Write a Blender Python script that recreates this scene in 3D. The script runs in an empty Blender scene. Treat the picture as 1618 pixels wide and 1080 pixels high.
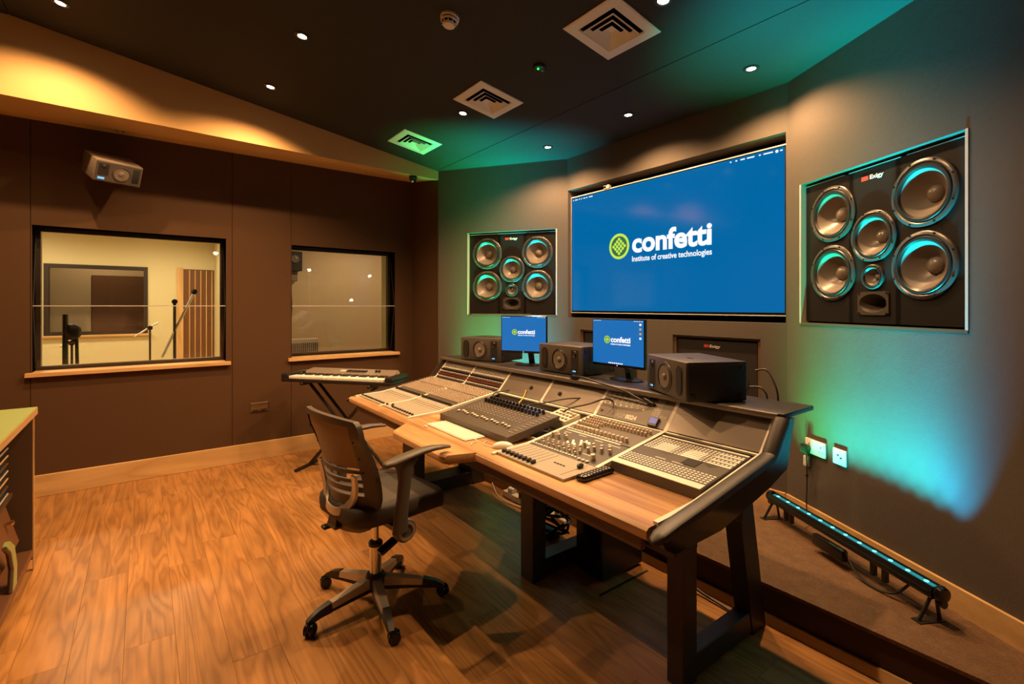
import bpy, bmesh, math, random
from mathutils import Vector, Matrix
R = math.radians
random.seed(7)
SC = bpy.context.scene
COL = SC.collection

# ------------------------------------------------------------------ camera, world, exposure
cam_d = bpy.data.cameras.new('camera')
cam = bpy.data.objects.new('camera', cam_d)
COL.objects.link(cam)
cam.location = (0, 0, 1.45)
cam.rotation_euler = (R(90), 0, R(52.8))
cam_d.sensor_width = 36.0
cam_d.lens = 768.0 / 1618.0 * 36.0
cam_d.shift_y = -57.0 / 1618.0
cam_d.clip_start = 0.02
SC.camera = cam

wd = bpy.data.worlds.new('world')
SC.world = wd
wd.use_nodes = True
wd.node_tree.nodes['Background'].inputs[0].default_value = (0.9, 0.55, 0.32, 1)
wd.node_tree.nodes['Background'].inputs[1].default_value = 0.0
SC.view_settings.view_transform = 'Standard'
SC.view_settings.look = 'None'
SC.view_settings.exposure = 0.0
SC.view_settings.gamma = 1.0
SC.view_settings.use_curve_mapping = False

WARM = (1.0, 0.56, 0.25)
SPOT_W = 125.0          # ceiling downlights
LIVE_W = 120.0          # unseen lamps added to light the rooms behind the windows

# ------------------------------------------------------------------ materials
MATS = {}
def nmat(name):
    m = bpy.data.materials.new(name)
    m.use_nodes = True
    MATS[name] = m
    nt = m.node_tree
    return m, nt, nt.nodes['Principled BSDF'], nt.nodes, nt.links

def plain(name, col, rough=0.5, metal=0.0, spec=0.5, bump=0.0, bscale=200.0, var=0.0, coat=0.0):
    m, nt, b, N, L = nmat(name)
    b.inputs['Base Color'].default_value = (*col, 1)
    b.inputs['Roughness'].default_value = rough
    b.inputs['Metallic'].default_value = metal
    b.inputs['Specular IOR Level'].default_value = spec
    b.inputs['Coat Weight'].default_value = coat
    tc = N.new('ShaderNodeTexCoord')
    nz = N.new('ShaderNodeTexNoise')
    nz.inputs['Scale'].default_value = bscale
    nz.inputs['Detail'].default_value = 3
    L.new(tc.outputs['Object'], nz.inputs['Vector'])
    if var > 0:
        nz2 = N.new('ShaderNodeTexNoise'); nz2.inputs['Scale'].default_value = 6
        L.new(tc.outputs['Object'], nz2.inputs['Vector'])
        mx = N.new('ShaderNodeMix'); mx.data_type = 'RGBA'
        mx.inputs['A'].default_value = (*[c * (1 - var) for c in col], 1)
        mx.inputs['B'].default_value = (*[min(1, c * (1 + var)) for c in col], 1)
        L.new(nz2.outputs['Fac'], mx.inputs['Factor'])
        L.new(mx.outputs['Result'], b.inputs['Base Color'])
    if bump > 0:
        bp = N.new('ShaderNodeBump'); bp.inputs['Strength'].default_value = bump
        bp.inputs['Distance'].default_value = 0.002
        L.new(nz.outputs['Fac'], bp.inputs['Height'])
        L.new(bp.outputs['Normal'], b.inputs['Normal'])
    return m

def emis(name, col, strength, base=(0.02, 0.02, 0.02), rough=0.25):
    m, nt, b, N, L = nmat(name)
    b.inputs['Base Color'].default_value = (*base, 1)
    b.inputs['Roughness'].default_value = rough
    b.inputs['Emission Color'].default_value = (*col, 1)
    b.inputs['Emission Strength'].default_value = strength
    return m

def wood(name, c_dark, c_light, scale=1.0, axis='X', rough=0.35, rand=0.0, ringy=6.0, fine=0.5, bump=0.08, stretch=0.16, blotch=0.0):
    """long-grain wood: stretched distorted bands plus fine pores; tone varies per object"""
    m, nt, b, N, L = nmat(name)
    tc = N.new('ShaderNodeTexCoord')
    oi = N.new('ShaderNodeObjectInfo')
    off = N.new('ShaderNodeVectorMath'); off.operation = 'SCALE'
    comb = N.new('ShaderNodeCombineXYZ')
    for i in range(3):
        L.new(oi.outputs['Random'], comb.inputs[i])
    L.new(comb.outputs[0], off.inputs[0]); off.inputs['Scale'].default_value = 37.0
    add = N.new('ShaderNodeVectorMath'); add.operation = 'ADD'
    L.new(tc.outputs['Object'], add.inputs[0]); L.new(off.outputs[0], add.inputs[1])
    mp = N.new('ShaderNodeMapping')
    q_ = stretch
    st = {'X': (q_, 1, 1), 'Y': (1, q_, 1), 'Z': (1, 1, q_)}[axis]
    mp.inputs['Scale'].default_value = tuple(s * scale for s in st)
    L.new(add.outputs[0], mp.inputs['Vector'])
    n1 = N.new('ShaderNodeTexNoise'); n1.inputs['Scale'].default_value = 3.2; n1.inputs['Detail'].default_value = 2
    n1.inputs['Distortion'].default_value = 0.6
    L.new(mp.outputs[0], n1.inputs['Vector'])
    mul = N.new('ShaderNodeMath'); mul.operation = 'MULTIPLY'; mul.inputs[1].default_value = ringy
    L.new(n1.outputs['Fac'], mul.inputs[0])
    sn = N.new('ShaderNodeMath'); sn.operation = 'SINE'
    m2 = N.new('ShaderNodeMath'); m2.operation = 'MULTIPLY'; m2.inputs[1].default_value = 6.283
    L.new(mul.outputs[0], m2.inputs[0]); L.new(m2.outputs[0], sn.inputs[0])
    rg = N.new('ShaderNodeMapRange'); rg.inputs['From Min'].default_value = -1; rg.inputs['From Max'].default_value = 1
    L.new(sn.outputs[0], rg.inputs['Value'])
    pw = N.new('ShaderNodeMath'); pw.operation = 'POWER'; pw.inputs[1].default_value = 0.55
    L.new(rg.outputs[0], pw.inputs[0])
    mp2 = N.new('ShaderNodeMapping')
    s2 = {'X': (3, 90, 90), 'Y': (90, 3, 90), 'Z': (90, 90, 3)}[axis]
    mp2.inputs['Scale'].default_value = s2
    L.new(add.outputs[0], mp2.inputs['Vector'])
    n2 = N.new('ShaderNodeTexNoise'); n2.inputs['Scale'].default_value = 1.0; n2.inputs['Detail'].default_value = 4
    L.new(mp2.outputs[0], n2.inputs['Vector'])
    mixf = N.new('ShaderNodeMix'); mixf.data_type = 'FLOAT'; mixf.inputs['Factor'].default_value = fine
    L.new(pw.outputs[0], mixf.inputs['A']); L.new(n2.outputs['Fac'], mixf.inputs['B'])
    mx = N.new('ShaderNodeMix'); mx.data_type = 'RGBA'
    mx.inputs['A'].default_value = (*c_dark, 1); mx.inputs['B'].default_value = (*c_light, 1)
    L.new(mixf.outputs['Result'], mx.inputs['Factor'])
    out = mx.outputs['Result']
    if blotch > 0:
        mp3 = N.new('ShaderNodeMapping'); mp3.inputs['Scale'].default_value = {'X': (2.2, 7, 7), 'Y': (7, 2.2, 7), 'Z': (7, 7, 2.2)}[axis]
        L.new(add.outputs[0], mp3.inputs['Vector'])
        n3 = N.new('ShaderNodeTexNoise'); n3.inputs['Scale'].default_value = 1.0; n3.inputs['Detail'].default_value = 3
        L.new(mp3.outputs[0], n3.inputs['Vector'])
        r3 = N.new('ShaderNodeMapRange'); r3.inputs['From Min'].default_value = 0.3; r3.inputs['From Max'].default_value = 0.7
        r3.inputs['To Min'].default_value = 1-blotch; r3.inputs['To Max'].default_value = 1+blotch
        L.new(n3.outputs['Fac'], r3.inputs['Value'])
        h3 = N.new('ShaderNodeHueSaturation'); L.new(r3.outputs[0], h3.inputs['Value']); L.new(out, h3.inputs['Color']); out = h3.outputs[0]
    if rand > 0:
        hs = N.new('ShaderNodeHueSaturation')
        rr = N.new('ShaderNodeMapRange'); rr.inputs['To Min'].default_value = 1 - rand; rr.inputs['To Max'].default_value = 1 + rand
        L.new(oi.outputs['Random'], rr.inputs['Value']); L.new(rr.outputs[0], hs.inputs['Value'])
        L.new(out, hs.inputs['Color']); out = hs.outputs[0]
    L.new(out, b.inputs['Base Color'])
    b.inputs['Roughness'].default_value = rough
    b.inputs['Specular IOR Level'].default_value = 0.35
    bp = N.new('ShaderNodeBump'); bp.inputs['Strength'].default_value = bump; bp.inputs['Distance'].default_value = 0.002
    L.new(mixf.outputs['Result'], bp.inputs['Height']); L.new(bp.outputs[0], b.inputs['Normal'])
    return m

def fabric(name, col, scale=260.0, bump=0.5, var=0.12, rough=0.9, dist=0.003):
    m, nt, b, N, L = nmat(name)
    tc = N.new('ShaderNodeTexCoord')
    n1 = N.new('ShaderNodeTexNoise'); n1.inputs['Scale'].default_value = scale; n1.inputs['Detail'].default_value = 4
    n2 = N.new('ShaderNodeTexNoise'); n2.inputs['Scale'].default_value = scale * 0.13; n2.inputs['Detail'].default_value = 5
    L.new(tc.outputs['Object'], n1.inputs['Vector']); L.new(tc.outputs['Object'], n2.inputs['Vector'])
    mf = N.new('ShaderNodeMix'); mf.data_type = 'FLOAT'; mf.inputs['Factor'].default_value = 0.45
    L.new(n1.outputs['Fac'], mf.inputs['A']); L.new(n2.outputs['Fac'], mf.inputs['B'])
    mx = N.new('ShaderNodeMix'); mx.data_type = 'RGBA'
    mx.inputs['A'].default_value = (*[c * (1 - var) for c in col], 1)
    mx.inputs['B'].default_value = (*[c * (1 + var) for c in col], 1)
    L.new(mf.outputs['Result'], mx.inputs['Factor'])
    L.new(mx.outputs['Result'], b.inputs['Base Color'])
    b.inputs['Roughness'].default_value = rough
    b.inputs['Specular IOR Level'].default_value = 0.15
    bp = N.new('ShaderNodeBump'); bp.inputs['Strength'].default_value = bump; bp.inputs['Distance'].default_value = dist
    L.new(mf.outputs['Result'], bp.inputs['Height']); L.new(bp.outputs[0], b.inputs['Normal'])
    return m

def glass(name, refl=0.10, tint=(1, 1, 1)):
    m, nt, b, N, L = nmat(name)
    N.remove(b)
    o = N['Material Output']
    tr = N.new('ShaderNodeBsdfTransparent'); tr.inputs[0].default_value = (*tint, 1)
    gl = N.new('ShaderNodeBsdfGlossy'); gl.inputs['Roughness'].default_value = 0.0
    fr = N.new('ShaderNodeFresnel'); fr.inputs['IOR'].default_value = 1.5
    ms = N.new('ShaderNodeMixShader')
    L.new(fr.outputs[0], ms.inputs[0]); L.new(tr.outputs[0], ms.inputs[1]); L.new(gl.outputs[0], ms.inputs[2])
    L.new(ms.outputs[0], o.inputs['Surface'])
    return m

fabric('wall_brown', (0.092, 0.049, 0.024), scale=300, bump=0.12, var=0.05, rough=0.75)
fabric('wall_grey', (0.108, 0.091, 0.077), scale=220, bump=0.6, var=0.10, dist=0.003)
fabric('ceiling_black', (0.038, 0.036, 0.034), scale=120, bump=0.05, var=0.05, rough=0.7)
fabric('carpet', (0.17, 0.098, 0.055), scale=150, bump=1.0, var=0.75, dist=0.010)
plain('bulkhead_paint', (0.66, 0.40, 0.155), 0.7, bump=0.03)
plain('cream_paint', (0.70, 0.66, 0.42), 0.7, bump=0.03)
plain('tan_paint', (0.62, 0.47, 0.30), 0.8, bump=0.03)
wood('plank_wood', (0.22, 0.092, 0.027), (0.52, 0.262, 0.085), 2.6, 'X', 0.36, rand=0.07, ringy=8, fine=0.55, stretch=0.10, blotch=0.22)
wood('oak', (0.50, 0.30, 0.115), (0.76, 0.50, 0.235), 1.2, 'X', 0.42, rand=0.05, ringy=4, fine=0.5)
wood('oak_y', (0.50, 0.30, 0.115), (0.76, 0.50, 0.235), 1.2, 'Y', 0.42, rand=0.05, ringy=4, fine=0.5)
wood('desk_wood', (0.24, 0.105, 0.042), (0.74, 0.45, 0.215), 2.0, 'X', 0.32, rand=0.0, ringy=5, fine=0.55, stretch=0.05, blotch=0.25)
wood('oak_z', (0.50, 0.30, 0.115), (0.76, 0.50, 0.235), 1.2, 'Z', 0.45, rand=0.05, ringy=4, fine=0.5)
plain('black_plastic', (0.018, 0.016, 0.015), 0.38, bump=0.05, bscale=600)
plain('black_gloss', (0.010, 0.010, 0.010), 0.12)
plain('black_matte', (0.012, 0.011, 0.010), 0.8)
plain('dark_void', (0.004, 0.004, 0.004), 0.9, spec=0.0)
plain('black_leather', (0.026, 0.021, 0.018), 0.42, bump=0.25, bscale=500)
plain('seat_mesh', (0.055, 0.047, 0.040), 0.72, bump=0.4, bscale=900)
plain('back_mesh', (0.32, 0.235, 0.16), 0.6, bump=0.4, bscale=1200)
plain('chair_plastic', (0.095, 0.080, 0.066), 0.45, bump=0.08, bscale=500)
plain('silver_plastic', (0.55, 0.50, 0.44), 0.32, metal=0.6)
plain('chrome', (0.75, 0.72, 0.68), 0.14, metal=1.0)
plain('aluminium', (0.72, 0.69, 0.63), 0.35, metal=0.35)
plain('strip_cream', (0.80, 0.76, 0.66), 0.45)
plain('fader_panel', (0.40, 0.36, 0.29), 0.5, bump=0.03)
plain('panel_grey', (0.13, 0.112, 0.095), 0.42, metal=0.2, bump=0.03)
plain('panel_dark', (0.060, 0.054, 0.048), 0.45, bump=0.03)
plain('panel_blank', (0.20, 0.17, 0.145), 0.33, metal=0.35, bump=0.04)
plain('knob_silver', (0.66, 0.56, 0.45), 0.35, metal=0.2)
plain('knob_white', (0.82, 0.79, 0.72), 0.4)
plain('knob_black', (0.015, 0.014, 0.013), 0.35)
plain('knob_red', (0.15, 0.040, 0.025), 0.4)
plain('knob_blue_lit', (0.035, 0.055, 0.13), 0.4)  # blue light on the controller's right-hand knobs, put into their colour
plain('print_white', (0.85, 0.83, 0.78), 0.5)
plain('print_dim', (0.42, 0.38, 0.33), 0.5)
plain('steel_brown', (0.030, 0.020, 0.015), 0.45, bump=0.05)
plain('apron_brown', (0.10, 0.060, 0.035), 0.5)
plain('white_plastic', (0.82, 0.80, 0.76), 0.3)
plain('key_white', (0.86, 0.83, 0.76), 0.35)
plain('beige_plastic', (0.70, 0.64, 0.53), 0.4)
plain('vent_white', (0.78, 0.74, 0.68), 0.45)
plain('speaker_black', (0.022, 0.019, 0.017), 0.48, bump=0.06, bscale=500)
plain('speaker_grey', (0.085, 0.070, 0.058), 0.42, bump=0.04, bscale=700)
plain('baffle', (0.013, 0.012, 0.011), 0.6, spec=0.12, bump=0.10, bscale=90)
plain('cone', (0.20, 0.165, 0.135), 0.34, bump=0.05, bscale=300)
plain('rubber', (0.018, 0.016, 0.014), 0.35)
plain('driver_ring', (0.085, 0.072, 0.062), 0.30, metal=0.3)
plain('logo_red', (0.62, 0.06, 0.04), 0.4)
plain('grey_speaker', (0.22, 0.18, 0.14), 0.4, bump=0.03)
plain('green_laminate', (0.33, 0.42, 0.16), 0.4)
plain('cable_black', (0.014, 0.013, 0.012), 0.45)
plain('cable_yellow', (0.72, 0.52, 0.08), 0.4)
plain('cable_white', (0.80, 0.77, 0.70), 0.4)
plain('brass', (0.70, 0.50, 0.26), 0.25, metal=1.0)
plain('door_panel', (0.17, 0.075, 0.035), 0.45)
plain('riser_dark', (0.055, 0.030, 0.020), 0.9)
plain('radiator', (0.55, 0.48, 0.38), 0.5)
glass('window_glass')
emis('lamp_lens', (1.0, 0.82, 0.55), 40.0)
emis('screen_blue', (0.0, 0.135, 0.38), 1.0, rough=0.10, base=(0, 0, 0))
emis('screen_blue_small', (0.0, 0.15, 0.47), 1.0, rough=0.2)
emis('screen_white', (0.93, 0.96, 1.0), 1.05)
emis('screen_lime', (0.50, 0.80, 0.08), 1.0)
emis('screen_green_dark', (0.0, 0.16, 0.06), 0.8)
emis('badge_blue', (0.15, 0.5, 0.85), 1.2)
emis('led_orange', (1.0, 0.35, 0.06), 2.5)
emis('led_warm', (1.0, 0.62, 0.22), 3.0)
emis('led_green', (0.02, 1.0, 0.06), 6.0)
emis('led_teal', (0.0, 0.40, 0.46), 0.7)
emis('led_core', (0.20, 1.0, 1.0), 1.6)
emis('icon_amber', (0.7, 0.4, 0.05), 0.9)
emis('mini_screen', (0.05, 0.09, 0.35), 1.0)

# ------------------------------------------------------------------ mesh helpers
class MB:
    def __init__(self, M=None):
        self.v = []; self.f = []; self.M = M
    def add(self, vs, fs, T=None):
        o = len(self.v)
        for p in vs:
            p = Vector(p)
            if T is not None: p = T @ p
            if self.M is not None: p = self.M @ p
            self.v.append(tuple(p))
        for f in fs: self.f.append(tuple(i + o for i in f))
        return self
    def box(self, x0, x1, y0, y1, z0, z1, T=None):
        vs = [(x0,y0,z0),(x1,y0,z0),(x1,y1,z0),(x0,y1,z0),(x0,y0,z1),(x1,y0,z1),(x1,y1,z1),(x0,y1,z1)]
        return self.add(vs, [(3,2,1,0),(4,5,6,7),(0,1,5,4),(1,2,6,5),(2,3,7,6),(3,0,4,7)], T)
    def bbox(self, x0, x1, y0, y1, z0, z1, b=0.005, seg=2, T=None):
        bm = bmesh.new()
        bmesh.ops.create_cube(bm, size=1.0)
        for v in bm.verts:
            v.co = Vector(((x0+x1)/2 + v.co.x*(x1-x0), (y0+y1)/2 + v.co.y*(y1-y0), (z0+z1)/2 + v.co.z*(z1-z0)))
        b = min(b, (x1-x0)*0.49, (y1-y0)*0.49, (z1-z0)*0.49)
        bmesh.ops.bevel(bm, geom=list(bm.edges), offset=b, segments=seg, profile=0.5, affect='EDGES')
        bm.verts.index_update()
        self.add([v.co.copy() for v in bm.verts], [[v.index for v in f.verts] for f in bm.faces], T)
        bm.free(); return self
    def prism(self, pts, vec, T=None):
        n = len(pts); vec = Vector(vec)
        vs = [Vector(p) for p in pts] + [Vector(p) + vec for p in pts]
        fs = [tuple(range(n))[::-1], tuple(range(n, 2*n))]
        for i in range(n):
            j = (i+1) % n; fs.append((i, j, j+n, i+n))
        return self.add(vs, fs, T)
    def cyl(self, p0, p1, r0, r1=None, n=14, T=None, caps=True):
        if r1 is None: r1 = r0
        p0 = Vector(p0); p1 = Vector(p1); d = (p1-p0).normalized()
        a = d.orthogonal().normalized(); c = d.cross(a)
        vs = []
        for p, r in ((p0, r0), (p1, r1)):
            for i in range(n):
                t = 2*math.pi*i/n
                vs.append(p + a*(r*math.cos(t)) + c*(r*math.sin(t)))
        fs = [(i, (i+1)%n, (i+1)%n+n, i+n) for i in range(n)]
        if caps: fs += [tuple(range(n))[::-1], tuple(range(n, 2*n))]
        return self.add(vs, fs, T)
    def lathe(self, prof, o=(0,0,0), axis=(0,0,1), n=28, T=None, sx=1.0, sy=1.0, caps=True):
        """prof: list of (radius, height) along axis"""
        o = Vector(o); d = Vector(axis).normalized()
        if abs(d.z) > 0.99: a = Vector((1,0,0))
        else: a = Vector((0,0,1)).cross(d).normalized()
        c = d.cross(a)
        vs = []; fs = []
        for r, h in prof:
            for i in range(n):
                t = 2*math.pi*i/n
                vs.append(o + d*h + a*(r*sx*math.cos(t)) + c*(r*sy*math.sin(t)))
        for k in range(len(prof)-1):
            for i in range(n):
                j = (i+1) % n
                fs.append((k*n+i, k*n+j, (k+1)*n+j, (k+1)*n+i))
        if caps and prof[0][0] > 1e-6: fs.append(tuple(range(n))[::-1])
        if caps and prof[-1][0] > 1e-6: fs.append(tuple(range((len(prof)-1)*n, len(prof)*n)))
        return self.add(vs, fs, T)
    def ring(self, prof, o, axis, n=28, T=None):
        """closed profile loop revolved: open torus-like ring"""
        o = Vector(o); d = Vector(axis).normalized()
        a = Vector((1,0,0)) if abs(d.z) > 0.99 else Vector((0,0,1)).cross(d).normalized()
        c = d.cross(a); m = len(prof); vs = []; fs = []
        for r, h in prof:
            for i in range(n):
                t = 2*math.pi*i/n
                vs.append(o + d*h + a*(r*math.cos(t)) + c*(r*math.sin(t)))
        for k in range(m):
            k2 = (k+1) % m
            for i in range(n):
                j = (i+1) % n
                fs.append((k*n+i, k*n+j, k2*n+j, k2*n+i))
        return self.add(vs, fs, T)
    def tube(self, pts, r, n=8, T=None, radii=None):
        P = [Vector(p) for p in pts]
        a = None; vs = []; fs = []
        for k, p in enumerate(P):
            if k == 0: d = P[1]-P[0]
            elif k == len(P)-1: d = P[-1]-P[-2]
            else: d = (P[k+1]-P[k]).normalized() + (P[k]-P[k-1]).normalized()
            d = d.normalized()
            if a is None: a = d.orthogonal().normalized()
            else: a = (a - d*a.dot(d)).normalized()
            c = d.cross(a); rr = radii[k] if radii else r
            for i in range(n):
                t = 2*math.pi*i/n
                vs.append(p + a*(rr*math.cos(t)) + c*(rr*math.sin(t)))
        m = len(P)
        for k in range(m-1):
            for i in range(n):
                j = (i+1) % n
                fs.append((k*n+i, k*n+j, (k+1)*n+j, (k+1)*n+i))
        fs += [tuple(range(n))[::-1], tuple(range((m-1)*n, m*n))]
        return self.add(vs, fs, T)
    def sweep(self, sections):
        """list of equal-length closed loops"""
        m = len(sections[0]); vs = [p for s in sections for p in s]; fs = []
        for k in range(len(sections)-1):
            for i in range(m):
                j = (i+1) % m
                fs.append((k*m+i, k*m+j, (k+1)*m+j, (k+1)*m+i))
        fs += [tuple(range(m))[::-1], tuple(range((len(sections)-1)*m, len(sections)*m))]
        return self.add(vs, fs)
    def ball(self, c, r, n=12, sc=(1,1,1), T=None):
        prof = []
        k = n//2
        for i in range(k+1):
            t = math.pi*i/k
            prof.append((max(1e-7, r*math.sin(t)), -r*math.cos(t)))
        vs = []; fs = []
        c = Vector(c)
        for pr, h in prof:
            for i in range(n):
                t = 2*math.pi*i/n
                vs.append(c + Vector((pr*math.cos(t)*sc[0], pr*math.sin(t)*sc[1], h*sc[2])))
        for q in range(k):
            for i in range(n):
                j = (i+1) % n
                fs.append((q*n+i, q*n+j, (q+1)*n+j, (q+1)*n+i))
        return self.add(vs, fs, T)
    def mesh(self, name, mat, smooth=True, ang=35):
        me = bpy.data.meshes.new(name)
        bm = bmesh.new()
        bv = [bm.verts.new(p) for p in self.v]
        for f in self.f:
            try: bm.faces.new([bv[i] for i in f])
            except ValueError: pass
        bmesh.ops.remove_doubles(bm, verts=bm.verts, dist=1e-6)
        bmesh.ops.recalc_face_normals(bm, faces=bm.faces)
        bm.to_mesh(me); bm.free()
        me.materials.append(MATS[mat])
        if smooth:
            me.polygons.foreach_set('use_smooth', [True]*len(me.polygons))
            me.set_sharp_from_angle(angle=R(ang))
        return me
    def build(self, name, mat, parent=None, label=None, kind=None, smooth=True, ang=35):
        o = bpy.data.objects.new(name, self.mesh(name, mat, smooth, ang))
        COL.objects.link(o)
        if parent is not None: o.parent = parent
        if label: o['label'] = label
        if kind: o['kind'] = kind
        return o

def tag(o, label, cat, group=None):
    o['label'] = label; o['category'] = cat
    if group: o['group'] = group
    return o
def thing(name, label, cat, loc=(0,0,0), rz=0.0, group=None, rot=None):
    o = bpy.data.objects.new(name, None)
    o.empty_display_size = 0.05
    COL.objects.link(o)
    o.location = loc
    o.rotation_euler = rot if rot is not None else (0, 0, rz)
    return tag(o, label, cat, group)
def struct(o):
    o['kind'] = 'structure'; return o
def copy_tree(o, parent=None):
    c = o.copy(); COL.objects.link(c)
    c.parent = parent
    for ch in o.children: copy_tree(ch, c)
    return c
def spot(name, parent, loc, rot, energy, col, size, blend, radius=0.02):
    l = bpy.data.lights.new(name, 'SPOT')
    l.energy = energy; l.color = col; l.spot_size = size; l.spot_blend = blend; l.shadow_soft_size = radius
    o = bpy.data.objects.new(name, l); COL.objects.link(o)
    o.location = loc; o.rotation_euler = rot
    if parent is not None: o.parent = parent
    return o
def text(name, body, size, mat, parent, right, up, origin, extrude=0.0008, offset=0.0, width=None, shear=0.0, label=None, space=1.0):
    cu = bpy.data.curves.new(name, 'FONT')
    cu.body = body; cu.size = size; cu.extrude = extrude; cu.offset = offset; cu.shear = shear
    cu.space_character = space; cu.resolution_u = 4
    tmp = bpy.data.objects.new(name + '_curve', cu)
    COL.objects.link(tmp)
    dg = bpy.context.evaluated_depsgraph_get()
    me = bpy.data.meshes.new_from_object(tmp.evaluated_get(dg))
    bpy.data.objects.remove(tmp); bpy.data.curves.remove(cu)
    r = Vector(right).normalized(); u = Vector(up).normalized(); n = r.cross(u)
    xs = [v.co.x for v in me.vertices]
    sx = (width / (max(xs)-min(xs))) if width else 1.0
    x0 = min(xs) if width else 0.0
    o0 = Vector(origin)
    for v in me.vertices:
        v.co = o0 + r*((v.co.x-x0)*sx) + u*v.co.y + n*v.co.z
    me.materials.clear(); me.materials.append(MATS[mat])
    o = bpy.data.objects.new(name, me); COL.objects.link(o)
    if parent is not None: o.parent = parent
    if label: o['label'] = label
    return o
def smoothpath(pts, k=6):
    """Catmull-Rom through the points"""
    P = [Vector(p) for p in pts]; P = [P[0]*2-P[1]] + P + [P[-1]*2-P[-2]]
    out = []
    for i in range(1, len(P)-2):
        for s in range(k):
            t = s/k
            a, b, c, d = P[i-1], P[i], P[i+1], P[i+2]
            out.append(0.5*((2*b) + (c-a)*t + (2*a-5*b+4*c-d)*t*t + (3*b-a-3*c+d)*t**3))
    out.append(P[-2]); return out

def holed(mb, O, U, Nrm, us, zs, holes, thick):
    """vertical slab: origin O, along U, extruded by Nrm*thick, with rectangular holes (u0,u1,z0,z1)"""
    O = Vector(O); U = Vector(U); Nv = Vector(Nrm)*thick
    cu = sorted(set([us[0], us[1]] + [h[i] for h in holes for i in (0,1)]))
    cz = sorted(set([zs[0], zs[1]] + [h[i] for h in holes for i in (2,3)]))
    def solid(i, j):
        if i < 0 or j < 0 or i >= len(cu)-1 or j >= len(cz)-1: return False
        a = (cu[i]+cu[i+1])/2; b = (cz[j]+cz[j+1])/2
        return not any(h[0] < a < h[1] and h[2] < b < h[3] for h in holes)
    P = lambda u, z: O + U*u + Vector((0,0,z))
    for i in range(len(cu)-1):
        for j in range(len(cz)-1):
            if not solid(i, j): continue
            a, b, c, d = P(cu[i],cz[j]), P(cu[i+1],cz[j]), P(cu[i+1],cz[j+1]), P(cu[i],cz[j+1])
            mb.add([a,b,c,d], [(0,1,2,3)]); mb.add([a+Nv,b+Nv,c+Nv,d+Nv], [(3,2,1,0)])
            if not solid(i-1,j): mb.add([a,d,d+Nv,a+Nv], [(0,1,2,3)])
            if not solid(i+1,j): mb.add([b,c,c+Nv,b+Nv], [(0,3,2,1)])
            if not solid(i,j-1): mb.add([a,b,b+Nv,a+Nv], [(0,3,2,1)])
            if not solid(i,j+1): mb.add([d,c,c+Nv,d+Nv], [(0,1,2,3)])
    return mb

# ------------------------------------------------------------------ room shell
XL, YB, XR = -5.12, -2.2, 0.62
YC, ZC, SLOPE = 2.43, 2.85, 0.157
RP = Vector((-1.385, 3.22, 0)); th = R(29.2); RD = Vector((math.cos(th), -math.sin(th), 0)); RN = Vector((math.sin(th), math.cos(th), 0))
LP = Vector((-3.37, 3.22, 0)); th2 = R(34.5); LD = Vector((-math.cos(th2), -math.sin(th2), 0)); LN = Vector((-math.sin(th2), math.cos(th2), 0))
ZP = 0.17      # carpeted platform
def zceil(y):
    return ZC if y >= YC else (ZC + SLOPE*(YC-y) if y > -0.69 else ZC + SLOPE*(YC+0.69))

floor = struct(MB().box(XL-0.02, XR, YB, 2.30, -0.08, -0.0125).build('floor', 'riser_dark'))
plank_l, plank_w = 1.26, 0.178
pm = MB().bbox(-plank_l/2+0.0003, plank_l/2-0.0003, -plank_w/2+0.0003, plank_w/2-0.0003, -0.012, 0.0, 0.0006, 1).mesh('plank', 'plank_wood', smooth=False)
y = YB + plank_w/2; row = 0
while y - plank_w/2 < 2.29:
    x = XL - 0.30 + (0.0, -0.47, -0.83, -0.21, -1.02, -0.62)[row % 6] + 0.07*((row*7) % 5)
    y1 = min(y + plank_w/2, 2.29)
    while x < XR:
        a, b = max(x, XL), min(x+plank_l, XR)
        if b - a > 0.004:
            full = (b-a) > plank_l-1e-4 and y1 >= y+plank_w/2-1e-6
            if full: me = pm
            else:
                me = MB().bbox(-(b-a)/2+0.0003, (b-a)/2-0.0003, -plank_w/2+0.0003, y1-y-0.0003, -0.012, 0.0, 0.0006, 1).mesh('plank', 'plank_wood', smooth=False)
            o = bpy.data.objects.new('plank', me); COL.objects.link(o)
            o.parent = floor; o.location = ((a+b)/2, y, 0)
        x += plank_l
    y += plank_w; row += 1

# carpeted platform in front of the speaker wall
plat = [(-4.46, 2.29), (XR, 2.29), (XR, 2.50), (-0.13, 2.50), (-1.385, 3.21), (-3.37, 3.21), (-4.46, 2.455)]
platform = struct(MB().prism([(x, y, 0.155) for x, y in plat], (0, 0, ZP-0.155)).build('floor_platform', 'carpet', smooth=False))
MB().prism([(x, max(y, 2.296), 0.0) for x, y in plat], (0, 0, 0.155)).build('riser', 'riser_dark', platform, smooth=False)
struct(MB().prism([(-4.46, 2.262, 0.0), (-4.46, 2.292, 0.0), (-4.46, 2.292, 0.038), (-4.46, 2.28, 0.038)], (XR+4.46, 0, 0)).build('trim_1', 'oak', smooth=False))

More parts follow.
